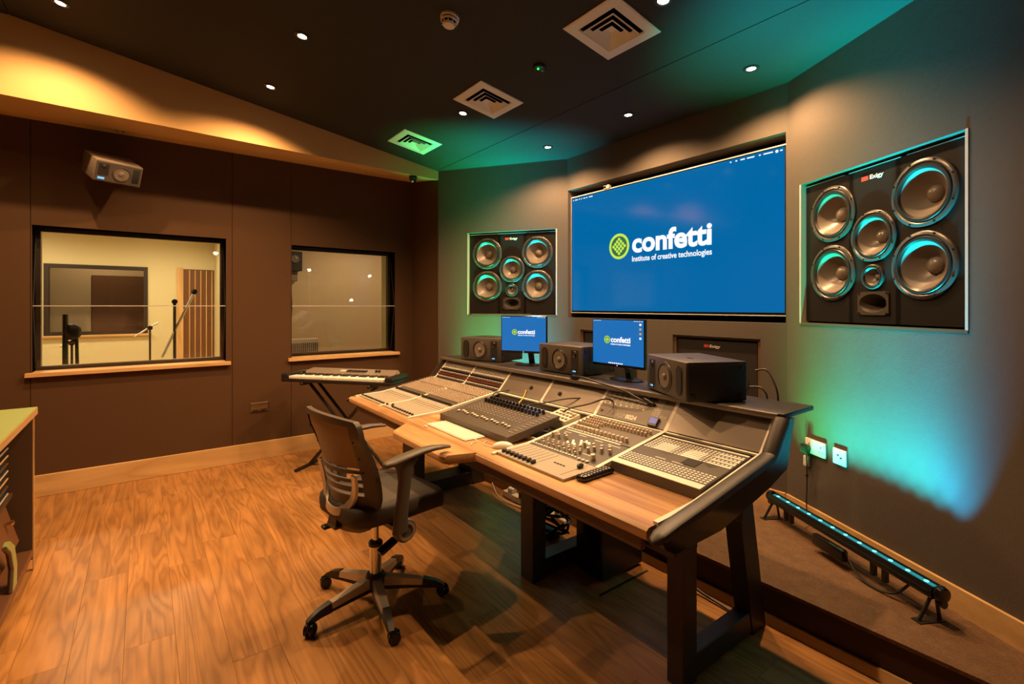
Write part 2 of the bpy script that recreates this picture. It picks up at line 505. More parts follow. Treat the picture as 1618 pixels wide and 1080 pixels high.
# left wall with two windows
W1 = (-0.67, 0.605, 0.93, 2.065); W2 = (1.165, 2.25, 0.925, 2.05)
wl = MB(); holed(wl, (XL-0.02, 0, 0), (0,1,0), (-1,0,0), (YB, 2.50), (0, 3.42), [W1, W2], 0.34)
wall_left = struct(wl.build('wall_left', 'dark_void', smooth=False))
for a, b, hs in ((YB, -0.679, []), (-0.675, 0.652, [W1]), (0.656, 1.158, []), (1.162, 2.50, [W2])):
    m = MB(); holed(m, (XL, 0, 0), (0,1,0), (-1,0,0), (a, b), (0, 2.90), hs, 0.02)
    m.build('wall_panel', 'wall_brown', wall_left, smooth=False)
struct(MB().bbox(XL, XL+0.02, YB, 2.46, 0.0, 0.165, 0.003, 1).build('baseboard_left', 'oak_y'))

# front walls
def slab(name, O, U, N, u0, u1, z0, z1, holes, mat, th=0.10):
    m = MB(); holed(m, O, U, N, (u0, u1), (z0, z1), holes, th)
    return struct(m.build(name, mat, smooth=False))
TVH = (-3.362, -1.393, 1.34, 2.545)
SUBR = (-2.214, -1.552, 0.78, 1.231); SUBL = (-3.20, -2.54, 0.78, 1.231)
wall_front = slab('wall_front', (0, 3.22, 0), (1,0,0), (0,1,0), -3.37, -1.385, 0, 2.90, [TVH, SUBR, SUBL], 'wall_grey', 0.16)
MB().box(-3.45, -1.30, 3.385, 3.40, 0.6, 2.7).build('recess_back', 'dark_void', wall_front)
RS = (0.11, 1.065, 1.338, 2.18); LS = (0.10, 1.035, 1.352, 2.19)
wall_fr = slab('wall_front_right', RP, RD, RN, 0.0, 1.44, 0, 2.92, [RS], 'wall_grey', 0.10)
wall_fl = slab('wall_front_left', LP, LD, LN, 0.0, 1.365, 0, 2.92, [LS], 'wall_grey', 0.10)
for wl_, P, D, N, S in ((wall_fr, RP, RD, RN, RS), (wall_fl, LP, LD, LN, LS)):
    # thin pale edge bead round the loudspeaker opening
    m = MB()
    def bead(u0, u1, z0, z1, d0=-0.004, d1=0.05):
        pts = [P+D*u0+N*d0, P+D*u1+N*d0, P+D*u1+N*d1, P+D*u0+N*d1]
        m.prism([p+Vector((0,0,z0)) for p in pts], (0,0,z1-z0))
    t = 0.012
    bead(S[0], S[0]+t, S[2], S[3]); bead(S[1]-t, S[1], S[2], S[3])
    m.build('opening_bead', 'aluminium', wl_, smooth=False)
    m = MB(); bead(S[0], S[1], S[2]-0.002, S[2]+t, -0.004, 0.06); m.build('opening_ledge', 'apron_brown', wl_, smooth=False)
# return walls, right wall, back wall
struct(MB().box(XL, -4.49, 2.455, 2.53, 0, 2.92).build('wall_return_left', 'wall_brown', smooth=False))
REND = RP + RD*1.44
struct(MB().box(REND.x-0.01, XR, REND.y, REND.y+0.08, 0, 2.92).build('wall_return_right', 'wall_grey', smooth=False))
struct(MB().box(XR, XR+0.08, YB, REND.y+0.08, 0, 3.45).build('wall_right', 'wall_grey', smooth=False))
struct(MB().box(XL, XR+0.08, YB-0.08, YB, 0, 3.45).build('wall_back', 'wall_brown', smooth=False))
# baseboards of the front walls stand on the carpet
def board(name, P, D, N, u0, u1, z0, z1, t=0.016):
    pts = [P+D*u0, P+D*u1, P+D*u1-N*t, P+D*u0-N*t]
    return struct(MB().prism([p+Vector((0,0,z0)) for p in pts], (0,0,z1-z0)).build(name, 'oak', smooth=False))
board('baseboard_front', Vector((-3.37,3.22,0)), Vector((1,0,0)), Vector((0,1,0)), 0.012, 1.978, ZP, ZP+0.105)
board('baseboard_front_right', RP, RD, RN, 0.006, 1.43, ZP, ZP+0.105)
board('baseboard_front_left', LP, LD, LN, 0.006, 1.35, ZP, ZP+0.105)

# ceiling: level strip at the front, then rising towards the back
cl = struct(MB().prism([(-4.62, 2.4325, ZC), (XR+0.08, 2.4325, ZC), (XR+0.08, 3.45, ZC), (-4.62, 3.45, ZC)], (0,0,0.05)).build('ceiling', 'ceiling_black', smooth=False))
z1 = zceil(-0.69)
MB().prism([(-4.49, 2.4275, ZC+0.0008), (XR+0.08, 2.4275, ZC+0.0008), (XR+0.08, -0.69, z1), (-4.49, -0.69, z1)], (0,0,0.05)).build('ceiling_panel', 'ceiling_black', cl, smooth=False)
MB().prism([(-4.49, -0.695, z1), (XR+0.08, -0.695, z1), (XR+0.08, YB-0.08, z1), (-4.49, YB-0.08, z1)], (0,0,0.05)).build('ceiling_panel', 'ceiling_black', cl, smooth=False)
MB().box(-4.62, XR+0.08, 2.40, 2.46, ZC+0.03, ZC+0.06).build('joint_cover', 'dark_void', cl)
# pale bulkhead along the left wall
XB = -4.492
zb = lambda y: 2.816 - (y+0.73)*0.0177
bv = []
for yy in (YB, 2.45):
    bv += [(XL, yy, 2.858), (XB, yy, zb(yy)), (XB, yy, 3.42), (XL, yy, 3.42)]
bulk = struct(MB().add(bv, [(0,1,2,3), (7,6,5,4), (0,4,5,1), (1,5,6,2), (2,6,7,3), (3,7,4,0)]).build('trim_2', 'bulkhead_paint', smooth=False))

# ------------------------------------------------------------------ windows
def window(idx, H):
    y0, y1, z0, z1 = H
    fr = MB()
    # dark frame set in the reveal
    xa, xb = XL-0.15, XL-0.20
    holed(fr, (xa, 0, 0), (0,1,0), (-1,0,0), (y0+0.001, y1-0.001), (z0+0.001, z1-0.001), [(y0+0.03, y1-0.03, z0+0.045, z1-0.03)], 0.05)
    w = struct(fr.build('window_%d' % idx, 'steel_brown', smooth=False))
    m = MB(); holed(m, (XL-0.205, 0, 0), (0,1,0), (-1,0,0), (y0+0.001, y1-0.001), (z0+0.001, z1-0.001), [(y0+0.014, y1-0.014, z0+0.03, z1-0.014)], 0.165)
    m.build('lining', 'cream_paint', w, smooth=False)
    MB().bbox(XL-0.15, XL+0.045, y0-0.035, y1+0.035, z0-0.018, z0+0.014, 0.003, 1).build('window_sill', 'oak_y', w)
    zm = 1.45
    # two leaning panes that meet at a horizontal joint near the room side
    def pane(za, xa_, zb_, xb_, nm):
        t = 0.008
        p = [(xa_, y0+0.004, za), (xa_, y1-0.004, za), (xb_, y1-0.004, zb_), (xb_, y0+0.004, zb_)]
        MB().add(p, [(0,1,2,3)]).build(nm, 'window_glass', w, smooth=False)
    pane(zm+0.002, XL-0.015, z1-0.02, XL-0.14, 'glass_pane')
    pane(z0+0.035, XL-0.12, zm-0.002, XL-0.015, 'glass_pane')
    MB().box(XL-0.019, XL-0.012, y0+0.003, y1-0.003, zm-0.0035, zm+0.0035).build('glass_joint', 'aluminium', w)
    g = MB()
    for yy in (y0+0.006, y1-0.006):
        g.tube([(XL-0.12, yy, z0+0.035), (XL-0.016, yy, zm), (XL-0.14, yy, z1-0.02)], 0.005, 6)
    g.build('glass_gasket', 'black_matte', w)
    m = MB(); m.add([(XL-0.33, y0+0.014, z0+0.03), (XL-0.33, y1-0.014, z0+0.03), (XL-0.33, y1-0.014, z1-0.014), (XL-0.33, y0+0.014, z1-0.014)], [(0,1,2,3)])
    m.build('glass_pane', 'window_glass', w, smooth=False)
    return w
window(1, W1); window(2, W2)

# rooms behind the windows
XF = -11.0
XW = XL - 0.365
m = MB(); holed(m, (XF, 0, 0), (0,1,0), (-1,0,0), (-4.6, 1.15), (0, 3.0), [(-1.28, 0.05, 0.97, 2.13)], 0.2)
lw = struct(m.build('wall_far', 'cream_paint', smooth=False))
struct(MB().box(XF, XW, 1.10, 1.22, 0, 3.0).build('wall_partition', 'cream_paint', smooth=False))
struct(MB().box(XF, XW, -4.7, -4.6, 0, 3.0).build('wall_live_side', 'cream_paint', smooth=False))
struct(MB().box(XF, XW, -4.7, 4.6, -0.06, 0.0).build('floor_live', 'oak_y', smooth=False))
struct(MB().box(XF, XW, -4.7, 4.6, 3.0, 3.06).build('ceiling_live', 'tan_paint', smooth=False))
struct(MB().box(-8.4, -8.3, 1.22, 4.5, 0, 3.0).build('wall_booth', 'tan_paint', smooth=False))
struct(MB().box(-8.4, XW, 4.5, 4.6, 0, 3.0).build('wall_booth_side', 'tan_paint', smooth=False))
# inner window in the far wall with what lies behind it
w3 = MB(); holed(w3, (XF+0.02, 0, 0), (0,1,0), (-1,0,0), (-1.30, 0.07), (0.95, 2.15), [(-1.24, 0.01, 1.01, 2.09)], 0.16)
w3 = struct(w3.build('window_3', 'steel_brown', smooth=False))
MB().add([(XF-0.06, -1.24, 1.01), (XF-0.06, 0.01, 1.01), (XF-0.06, 0.01, 2.09), (XF-0.06, -1.24, 2.09)], [(0,1,2,3)]).build('glass_pane', 'window_glass', w3, smooth=False)
MB().bbox(XF, XF+0.07, -1.38, 0.12, 0.92, 0.955, 0.004, 1).build('window_sill', 'oak_y', w3)
struct(MB().box(XF-1.62, XF-1.5, -3.2, 1.5, 0, 3.0).build('wall_beyond', 'tan_paint', smooth=False))
struct(MB().bbox(XF-1.5, XF-1.46, -0.80, 0.6, 0.0, 2.05, 0.01, 1).build('door_1', 'door_panel'))
# timber slatted door
d2 = struct(MB().box(XF, XF+0.02, 0.52, 1.09, 0.0, 2.14).build('door_2', 'door_panel'))
MB().box(XF+0.02, XF+0.05, 0.50, 0.60, 0, 2.16).build('door_stile', 'oak_z', d2)
for k in range(5):
    MB().box(XF+0.02, XF+0.045, 0.69+k*0.09, 0.705+k*0.09, 0, 2.12).build('slat', 'oak_z', d2)
def added_live_lamp(loc, label, energy):  # out-of-view lamp put in to brighten a room behind the glass
    t = thing('unseen_ceiling_lamp', label, 'lamp', loc, 0, 'unseen lamps added behind the windows')
    MB().ring([(0.075, 0.0), (0.095, 0.0), (0.09, -0.012), (0.078, -0.012)], (0,0,0), (0,0,1), 20).build('bezel', 'vent_white', t)
    MB().cyl((0,0,-0.006), (0,0,-0.002), 0.075, n=20).build('lens', 'lamp_lens', t)
    spot('lamp_light', t, (0,0,-0.03), (0,0,0), energy, (1.0, 0.74, 0.40), R(165), 0.6, 0.09)
added_live_lamp((-7.2, -0.9, 2.999), 'unseen ceiling lamp of the live room nearest its big window', LIVE_W*2.0)
added_live_lamp((-9.6, -1.6, 2.999), 'unseen ceiling lamp deep in the live room on its left side', LIVE_W*1.5)
added_live_lamp((-9.4, 0.3, 2.999), 'unseen ceiling lamp deep in the live room above the slatted door', LIVE_W*1.5)
added_live_lamp((-6.9, 2.9, 2.999), 'unseen ceiling lamp of the vocal booth', LIVE_W*1.0)
added_live_lamp((XF-0.8, -0.6, 2.999), 'unseen ceiling lamp in the farthest room beyond the inner window', LIVE_W*0.35)

# ------------------------------------------------------------------ ceiling fixtures
TILT = math.atan(SLOPE)
def on_ceiling(x, y):
    z = zceil(y)
    return (x, y, z), ((-TILT, 0, 0) if -0.69 < y < YC else (0, 0, 0))
lights = [(-4.02, -0.40, 'recessed downlight nearest the left edge of the photo above the pale bulkhead'),
    (-4.04, 0.77, 'recessed downlight beside the middle of the pale bulkhead'),
    (-3.16, 0.78, 'recessed downlight over the office chair between bulkhead and smoke detector'),
    (-3.19, 1.95, 'recessed downlight just left of the middle ceiling vent'),
    (-3.22, 2.84, 'recessed downlight in front of the left wall loudspeaker'),
    (-2.32, 2.83, 'recessed downlight in front of the middle of the television'),
    (-1.43, 2.855, 'recessed downlight above the corner between television and right wall loudspeaker'),
    (-1.42, 1.99, 'recessed downlight beside the large vent at the top edge of the photo'),
    (-3.16, -0.42, 'recessed downlight behind the chair, out of the photo')]
t0 = None
for x, y, lab in lights:
    loc, rot = on_ceiling(x, y)
    if t0 is None:
        t = thing('downlight', lab, 'downlight', loc, 0, 'recessed ceiling downlights', rot)
        MB().ring([(0.025, -0.001), (0.044, -0.001), (0.043, -0.005), (0.028, -0.007)], (0,0,0), (0,0,1), 24).build('bezel', 'black_plastic', t)
        MB().lathe([(0.025, -0.0035), (0.014, -0.0050), (0.0001, -0.0055)], (0,0,0), (0,0,1), 20).build('lens', 'lamp_lens', t)
        l = bpy.data.lights.new('downlight_light', 'SPOT')
        l.energy = SPOT_W; l.color = WARM; l.spot_size = R(146); l.spot_blend = 0.6; l.shadow_soft_size = 0.022
        lo = bpy.data.objects.new('downlight_light', l); COL.objects.link(lo); lo.parent = t; lo.location = (0, 0, -0.012)
        t0 = t
    else:
        t = copy_tree(t0); t.location = loc; t.rotation_euler = rot; t['label'] = lab

def vent(x, y, lab):
    loc, rot = on_ceiling(x, y)
    t = thing('ceiling_vent', lab, 'vent', loc, 0, 'square ceiling diffusers', rot)
    h = 0.183
    def sq(a, z): return [(-a,-a,z), (a,-a,z), (a,a,z), (-a,a,z)]
    def loop(mb, secs):
        vs = [p for s in secs for p in s]; fs = []
        n = len(secs)
        for k in range(n):
            k2 = (k+1) % n
            for i in range(4):
                j = (i+1) % 4; fs.append((k*4+i, k*4+j, k2*4+j, k2*4+i))
        mb.add(vs, fs)
    m = MB(); loop(m, [sq(h, -0.001), sq(h, -0.006), sq(h-0.008, -0.010), sq(0.124, -0.010), sq(0.120, -0.002)]); m.build('frame', 'vent_white', t, smooth=False)
    MB().box(-0.119, 0.119, -0.119, 0.119, -0.0012, -0.0004).build('duct_opening', 'dark_void', t)
    for a, b, z0, z1 in ((0.107, 0.080, -0.022, -0.0025), (0.073, 0.047, -0.022, -0.0025), (0.040, 0.016, -0.022, -0.0025)):
        m = MB(); loop(m, [sq(a, z0), sq(b, z1), sq(b+0.003, z1), sq(a+0.001, z0+0.001)])
        m.build('louvre', 'vent_white', t, smooth=False)
    MB().box(-0.017, 0.017, -0.017, 0.017, -0.004, -0.002).build('core', 'vent_white', t)
    return t
vent(-1.74, 1.985, 'large square white ceiling vent at the top edge of the photo')
vent(-2.88, 1.97, 'middle square white ceiling vent of three in a row')
vent(-4.02, 1.95, 'square white ceiling vent nearest the pale bulkhead')

loc, rot = on_ceiling(-2.31, 1.33)
t = thing('smoke_detector', 'round white smoke detector on the black ceiling', 'smoke detector', loc, 0, None, rot)
MB().lathe([(0.052, 0.0), (0.052, -0.012), (0.046, -0.016)], n=28).build('base', 'vent_white', t)
MB().lathe([(0.046, -0.016), (0.048, -0.028), (0.044, -0.034)], n=28).build('body', 'vent_white', t)
m = MB()
for k in range(10):
    a = 2*math.pi*k/10
    m.box(0.030, 0.0415, -0.003, 0.003, -0.046, -0.034, Matrix.Rotation(a, 4, 'Z'))
m.build('vent_fins', 'vent_white', t, kind='stuff')
MB().lathe([(0.036, -0.034), (0.036, -0.046), (0.030, -0.056), (0.010, -0.060), (0.0001, -0.060)], n=24).build('cap', 'vent_white', t)
MB().lathe([(0.0405, -0.0345), (0.0405, -0.044), (0.037, -0.045)], n=24).build('dark_gap', 'black_matte', t)
loc, rot = on_ceiling(-2.287, 1.95)
t = thing('motion_sensor', 'small dark ceiling sensor with a glowing green light', 'sensor', loc, 0, None, rot)
MB().lathe([(0.042, 0.0), (0.042, -0.006), (0.034, -0.016), (0.0001, -0.020)], n=24).build('dome', 'black_gloss', t)
MB().ball((0.004, -0.012, -0.021), 0.006, 8).build('green_light', 'led_green', t)

# security camera under the end of the bulkhead
t = thing('security_camera', 'small black dome camera under the far end of the bulkhead', 'camera', (-4.53, 2.18, 2.762))
MB().lathe([(0.040, 0.0), (0.040, -0.028), (0.034, -0.034)], n=20).build('mount', 'black_plastic', t)
MB().ball((0, 0, -0.036), 0.033, 14).build('camera_ball', 'black_gloss', t)
MB().lathe([(0.013, 0.0), (0.013, 0.006), (0.009, 0.008), (0.0001, 0.008)], (0.020, -0.016, -0.055), (0.6, -0.5, -0.6), 14).build('lens', 'chrome', t)
t = thing('sprinkler_head', 'small shiny sprinkler rose under the bulkhead above the wall speaker', 'sprinkler', (-4.87, -0.145, 2.826))
MB().ring([(0.022, 0.0), (0.036, 0.0), (0.034, -0.006), (0.024, -0.008)], (0,0,0), (0,0,1), 20).build('rose', 'brass', t)
MB().lathe([(0.008, 0), (0.008, -0.025), (0.012, -0.03), (0.004, -0.034)], n=12).build('nozzle', 'brass', t)
MB().lathe([(0.020, -0.040), (0.020, -0.043), (0.0001, -0.044)], n=16).build('deflector', 'chrome', t)
m = MB(); m.tube([(0.008,0,-0.012), (0.016,0,-0.026), (0.010,0,-0.041)], 0.002, 6); m.tube([(-0.008,0,-0.012), (-0.016,0,-0.026), (-0.010,0,-0.041)], 0.002, 6); m.build('yoke', 'brass', t)

# ------------------------------------------------------------------ wall loudspeakers
def driver(parent, x, z, r, kind, axis=(0,-1,0), y=0.0, flat=False):
    """axis points to the room; local frame: x along wall, z up, room at -y"""
    o = Vector((x, y, z)); ri = r*0.86
    w = MB().ring([(ri, 0.0), (r, 0.0), (r, 0.006), (r*0.97, 0.010), (r*0.90, 0.012), (ri, 0.008)], o, axis, 36).build(kind, 'driver_ring', parent)
    b = MB()
    nb = 8 if r > 0.1 else 4
    for k in range(nb):
        a = 2*math.pi*(k+0.5)/nb
        p = o + Vector((math.cos(a)*r*0.95, 0, math.sin(a)*r*0.95))
        b.cyl(p+Vector((0,-0.010,0)), p+Vector((0,-0.0135,0)), r*0.028, n=8)
    b.build('bolts', 'black_gloss', w, kind='stuff')
    MB().lathe([(ri, 0.006), (r*0.82, 0.013), (r*0.76, 0.013), (r*0.70, 0.004)], o, axis, 36, caps=False).build('surround', 'rubber', w)
    # cone falls away from the room
    dp = 0.02 if flat else 1.0
    MB().lathe([(r*0.70, 0.004), (r*0.52, -0.20*r*dp), (r*0.34, -0.36*r*dp), (r*0.25, -0.42*r*dp)], o+Vector((0, -0.004 if flat else 0, 0)), axis, 36, caps=False).build('cone', 'cone', w)
    prof = [(r*0.26*math.cos(a), -0.43*r*dp + r*0.20*math.sin(a)) for a in [i*math.pi/2/5 for i in range(5)]] + [(0.0001, -0.43*r*dp+0.2*r)]
    MB().lathe(prof, o, axis, 24).build('dust_cap', 'cone', w)
    return w
def main_speaker(P, D, N, uc, zc, rev, lab):
    # local x runs along the wall to the viewer's right, -y to the room
    xd = D if not rev else -D
    loc = P + D*uc - N*(-0.03); loc.z = zc
    rz = math.atan2(xd.y, xd.x)
    t = thing('wall_loudspeaker', lab, 'loudspeaker', loc, rz, 'large flush-mounted wall loudspeakers')
    W, Hh = 0.925, 0.80
    # baffle in three leaves with open slots between; drivers sit in round holes
    holes = [(-0.262, 0.205, 0.135), (0.262, 0.205, 0.135), (-0.262, -0.125, 0.135), (0.262, -0.125, 0.135), (0.0, 0.045, 0.116), (0.0, -0.162, 0.055)]
    def leaf(x0, x1, nm):
        m = MB(); sq = []
        for hx, hz, hr in holes:
            if x0 < hx < x1 and (hx != 0.0 or True): sq.append((hx-hr-0.004, hx+hr+0.004, hz-hr-0.004, hz+hr+0.004))
        if x0 < 0 < x1: sq.append((-0.086, 0.086, -0.352, -0.242))
        holed(m, (0,0,0), (1,0,0), (0,1,0), (x0, x1), (-Hh/2, Hh/2), sq, 0.02)
        n = 40
        for hx, hz, hr in holes:
            if not x0 < hx < x1: continue
            a_ = hr+0.004; secs = []
            for yy in (0.0, 0.02):
                sqp = []; cp = []
                for k in range(n):
                    c, s_ = math.cos(2*math.pi*k/n), math.sin(2*math.pi*k/n); q = a_/max(abs(c), abs(s_))
                    sqp.append((hx+c*q, yy, hz+s_*q)); cp.append((hx+c*hr, yy, hz+s_*hr))
                secs.append((sqp, cp))
            vs = secs[0][0]+secs[0][1]+secs[1][1]
            m.add(vs, [(k, (k+1)%n, n+(k+1)%n, n+k) for k in range(n)] + [(n+k, n+(k+1)%n, 2*n+(k+1)%n, 2*n+k) for k in range(n)])
        return m.build(nm, 'baffle', t, smooth=False)
    leaf(-W/2, -0.181, 'baffle_leaf'); leaf(-0.150, 0.150, 'baffle_leaf'); leaf(0.181, W/2, 'baffle_leaf')
    for a_, b_ in ((-W/2, -0.181), (-0.150, 0.150), (0.181, W/2)): MB().box(a_, b_, -0.001, 0.020, Hh/2, Hh/2+0.004).build('edge_highlight', 'aluminium', t)  # pale strips standing in for the highlight along the cabinet's top
    m = MB(); m.box(-W/2, W/2, 0.088, 0.095, -Hh/2, Hh/2)
    for s in (-1, 1): m.box(s*W/2-0.004, s*W/2+0.004, 0.02, 0.08, -Hh/2, Hh/2)
    m.box(-W/2, W/2, 0.02, 0.08, -Hh/2, -Hh/2+0.008); m.box(-W/2, W/2, 0.02, 0.08, Hh/2-0.008, Hh/2)
    m.build('cabinet', 'dark_void', t)
    for x in (-0.262, 0.262):
        for z in (0.205, -0.125): driver(t, x, z, 0.157, 'woofer')
    driver(t, 0.0, 0.045, 0.132, 'midrange')
    driver(t, 0.0, -0.162, 0.064, 'small_midrange')
    # horn in a rectangular plate
    bm = MB()
    n = 24; x0, z0 = 0.0, -0.297; a, b = 0.080, 0.048
    ell = lambda rx, rzz, yy: [(x0+rx*math.cos(2*math.pi*k/n), yy, z0+rzz*math.sin(2*math.pi*k/n)) for k in range(n)]
    rect = []
    for k in range(n):
        c, s = math.cos(2*math.pi*k/n), math.sin(2*math.pi*k/n); q = 1/max(abs(c)/0.090, abs(s)/0.060)
        rect.append((x0+c*q, -0.006, z0+s*q))
    rect2 = [(p[0], 0.0, p[2]) for p in rect]
    secs = [rect2, rect, ell(a, b, -0.006), ell(a*0.82, b*0.76, 0.014), ell(a*0.5, b*0.5, 0.045), ell(a*0.25, b*0.3, 0.080)]
    vs = [p for s in secs for p in s]; fs = []
    for k in range(len(secs)-1):
        for i in range(n):
            j = (i+1) % n; fs.append((k*n+i, k*n+j, (k+1)*n+j, (k+1)*n+i))
    fs.append(tuple(range((len(secs)-1)*n, len(secs)*n)))
    horn = bm.add(vs, fs).build('horn', 'driver_ring', t)
    sc = MB()
    for sx in (-1, 1):
        for sz in (-1, 1): sc.cyl((x0+sx*0.080, -0.006, z0+sz*0.050), (x0+sx*0.080, -0.009, z0+sz*0.050), 0.005, n=8)
    sc.build('screws', 'black_gloss', horn, kind='stuff')
    bx = MB().box(-0.070, -0.028, -0.002, 0.0, 0.338, 0.360).build('badge', 'logo_red', t)
    text('lettering', 'Exigy', 0.030, 'print_white', t, (1,0,0), (0,0,1), (-0.020, -0.001, 0.340), 0.0006, 0.0006, 0.078)
    return t
main_speaker(RP, RD, RN, 0.587, 1.760, False, 'large black five-cone loudspeaker in the wall right of the television')
main_speaker(LP, LD, LN, 0.567, 1.770, True, 'large black five-cone loudspeaker in the wall left of the television')

# low loudspeaker panels under the television
def sub_panel(H, lab, letter):
    t = thing('bass_panel', lab, 'loudspeaker', ((H[0]+H[1])/2, 3.245, H[2]), 0, 'low loudspeaker panels under the television')
    w = (H[1]-H[0])/2; h = H[3]-H[2]
    MB().bbox(-w+0.03, w-0.03, 0.0, 0.05, 0.012, h-0.025, 0.004, 1).build('baffle', 'speaker_black', t)
    m = MB(); holed(m, (0, -0.012, 0), (1,0,0), (0,1,0), (-w+0.001, w-0.001), (0.001, h-0.001), [(-w+0.022, w-0.022, 0.008, h-0.016)], 0.06)
    m.build('surround_frame', 'apron_brown', t, smooth=False)
    for s in (-1, 1): MB().lathe([(0.09, 0.0), (0.09, 0.004), (0.06, 0.004), (0.0001, 0.002)], (s*0.15, 0.0, 0.15), (0,-1,0), 28).build('port_cover', 'black_matte', t)
    MB().box(-0.085, -0.048, -0.002, 0.0, h-0.080, h-0.060).build('badge', 'logo_red', t)
    text('lettering', 'Exigy', 0.027, 'print_white', t, (1,0,0), (0,0,1), (-0.040, -0.001, h-0.079), 0.0006, 0.0006, 0.08)
sub_panel(SUBR, 'dark loudspeaker panel low in the wall behind the rightmost desk speaker', True)
sub_panel(SUBL, 'dark loudspeaker panel low in the wall behind the middle desk speaker', True)

# ------------------------------------------------------------------ television
def confetti(parent, cx, cz, y, width, s_mat='screen_white'):
    """logo centred at cx,cz on a screen whose front is at y (room at -y)"""
    k = width/0.966
    gx = cx - 0.373*k
    MB().ring([(0.087*k, 0.0), (0.110*k, 0.0), (0.110*k, 0.0008), (0.087*k, 0.0008)], (gx, y-0.0004, cz), (0,-1,0), 36).build('logo_ring', 'screen_lime', parent)
    MB().lathe([(0.087*k, 0.0), (0.0001, 0.0003)], (gx, y-0.0002, cz), (0,-1,0), 36).build('logo_field', 'screen_green_dark', parent)
    d = MB()
    for i in range(4):
        for j in range(4):
            d.cyl((gx+(i-j)*0.0205*k, y-0.0008, cz+(i+j-3)*0.0205*k), (gx+(i-j)*0.0205*k, y-0.0016, cz+(i+j-3)*0.0205*k), 0.0135*k, n=10)
    d.build('logo_dots', 'screen_lime', parent, kind='stuff')
    text('logo_lettering', 'confetti', 0.222*k, s_mat, parent, (1,0,0), (0,0,1), (cx-0.233*k, y-0.0008, cz-0.062*k), 0.0004, 0.0075*k, 0.716*k)
    text('logo_small_lettering', 'Institute of creative technologies', 0.062*k, s_mat, parent, (1,0,0), (0,0,1), (cx-0.233*k, y-0.0008, cz-0.140*k), 0.0004, 0.0012*k, 0.716*k)
tv = thing('television', 'huge flat television with a blue desktop in the front wall', 'television', (-2.38, 3.262, 1.386))
w2, hh = 0.978, 1.095
MB().bbox(-w2, w2, 0.0, 0.05, 0.0, hh, 0.004, 1).build('housing', 'black_gloss', tv)
m = MB(); m.box(-w2-0.001, w2+0.001, -0.004, 0.02, hh-0.006, hh+0.002); m.box(w2-0.006, w2+0.002, -0.004, 0.02, 0, hh+0.001); m.box(-w2-0.002, w2+0.002, -0.004, 0.02, -0.003, 0.004); m.box(-w2-0.001, -w2+0.003, -0.004, 0.02, 0, hh)
m.build('metal_rim', 'aluminium', tv)
MB().box(-w2+0.012, w2-0.016, -0.003, 0.001, 0.020, hh-0.014).build('screen', 'screen_blue', tv)
confetti(tv, -0.018, 0.575, -0.003, 0.966)
m = MB()
for x, wd_ in ((-0.95, 0.008), (-0.925, 0.035), (-0.872, 0.012), (-0.845, 0.010), (-0.815, 0.022), (-0.78, 0.014), (-0.745, 0.045), (0.60, 0.010), (0.64, 0.012), (0.675, 0.03), (0.72, 0.05), (0.80, 0.012), (0.83, 0.06)):
    m.box(x, x+wd_, -0.0045, -0.003, hh-0.036, hh-0.028)
m.cyl((0.915, -0.003, hh-0.034), (0.915, -0.0045, hh-0.034), 0.010, n=10); m.box(0.935, 0.95, -0.0045, -0.003, hh-0.038, hh-0.030)
m.build('menu_bar_marks', 'screen_white', tv, kind='stuff')
t = thing('webcam', 'tiny white camera clipped on the top edge of the television', 'camera', (-2.905, 3.262, 2.483))
MB().bbox(-0.035, 0.0, -0.014, 0.012, 0.0, 0.028, 0.003, 1).build('body', 'white_plastic', t)
MB().box(-0.030, -0.006, -0.0155, -0.0135, 0.006, 0.023).build('front_window', 'black_gloss', t)
MB().cyl((0.016, -0.014, 0.016), (0.016, 0.012, 0.016), 0.017, n=16).build('round_end', 'beige_plastic', t)

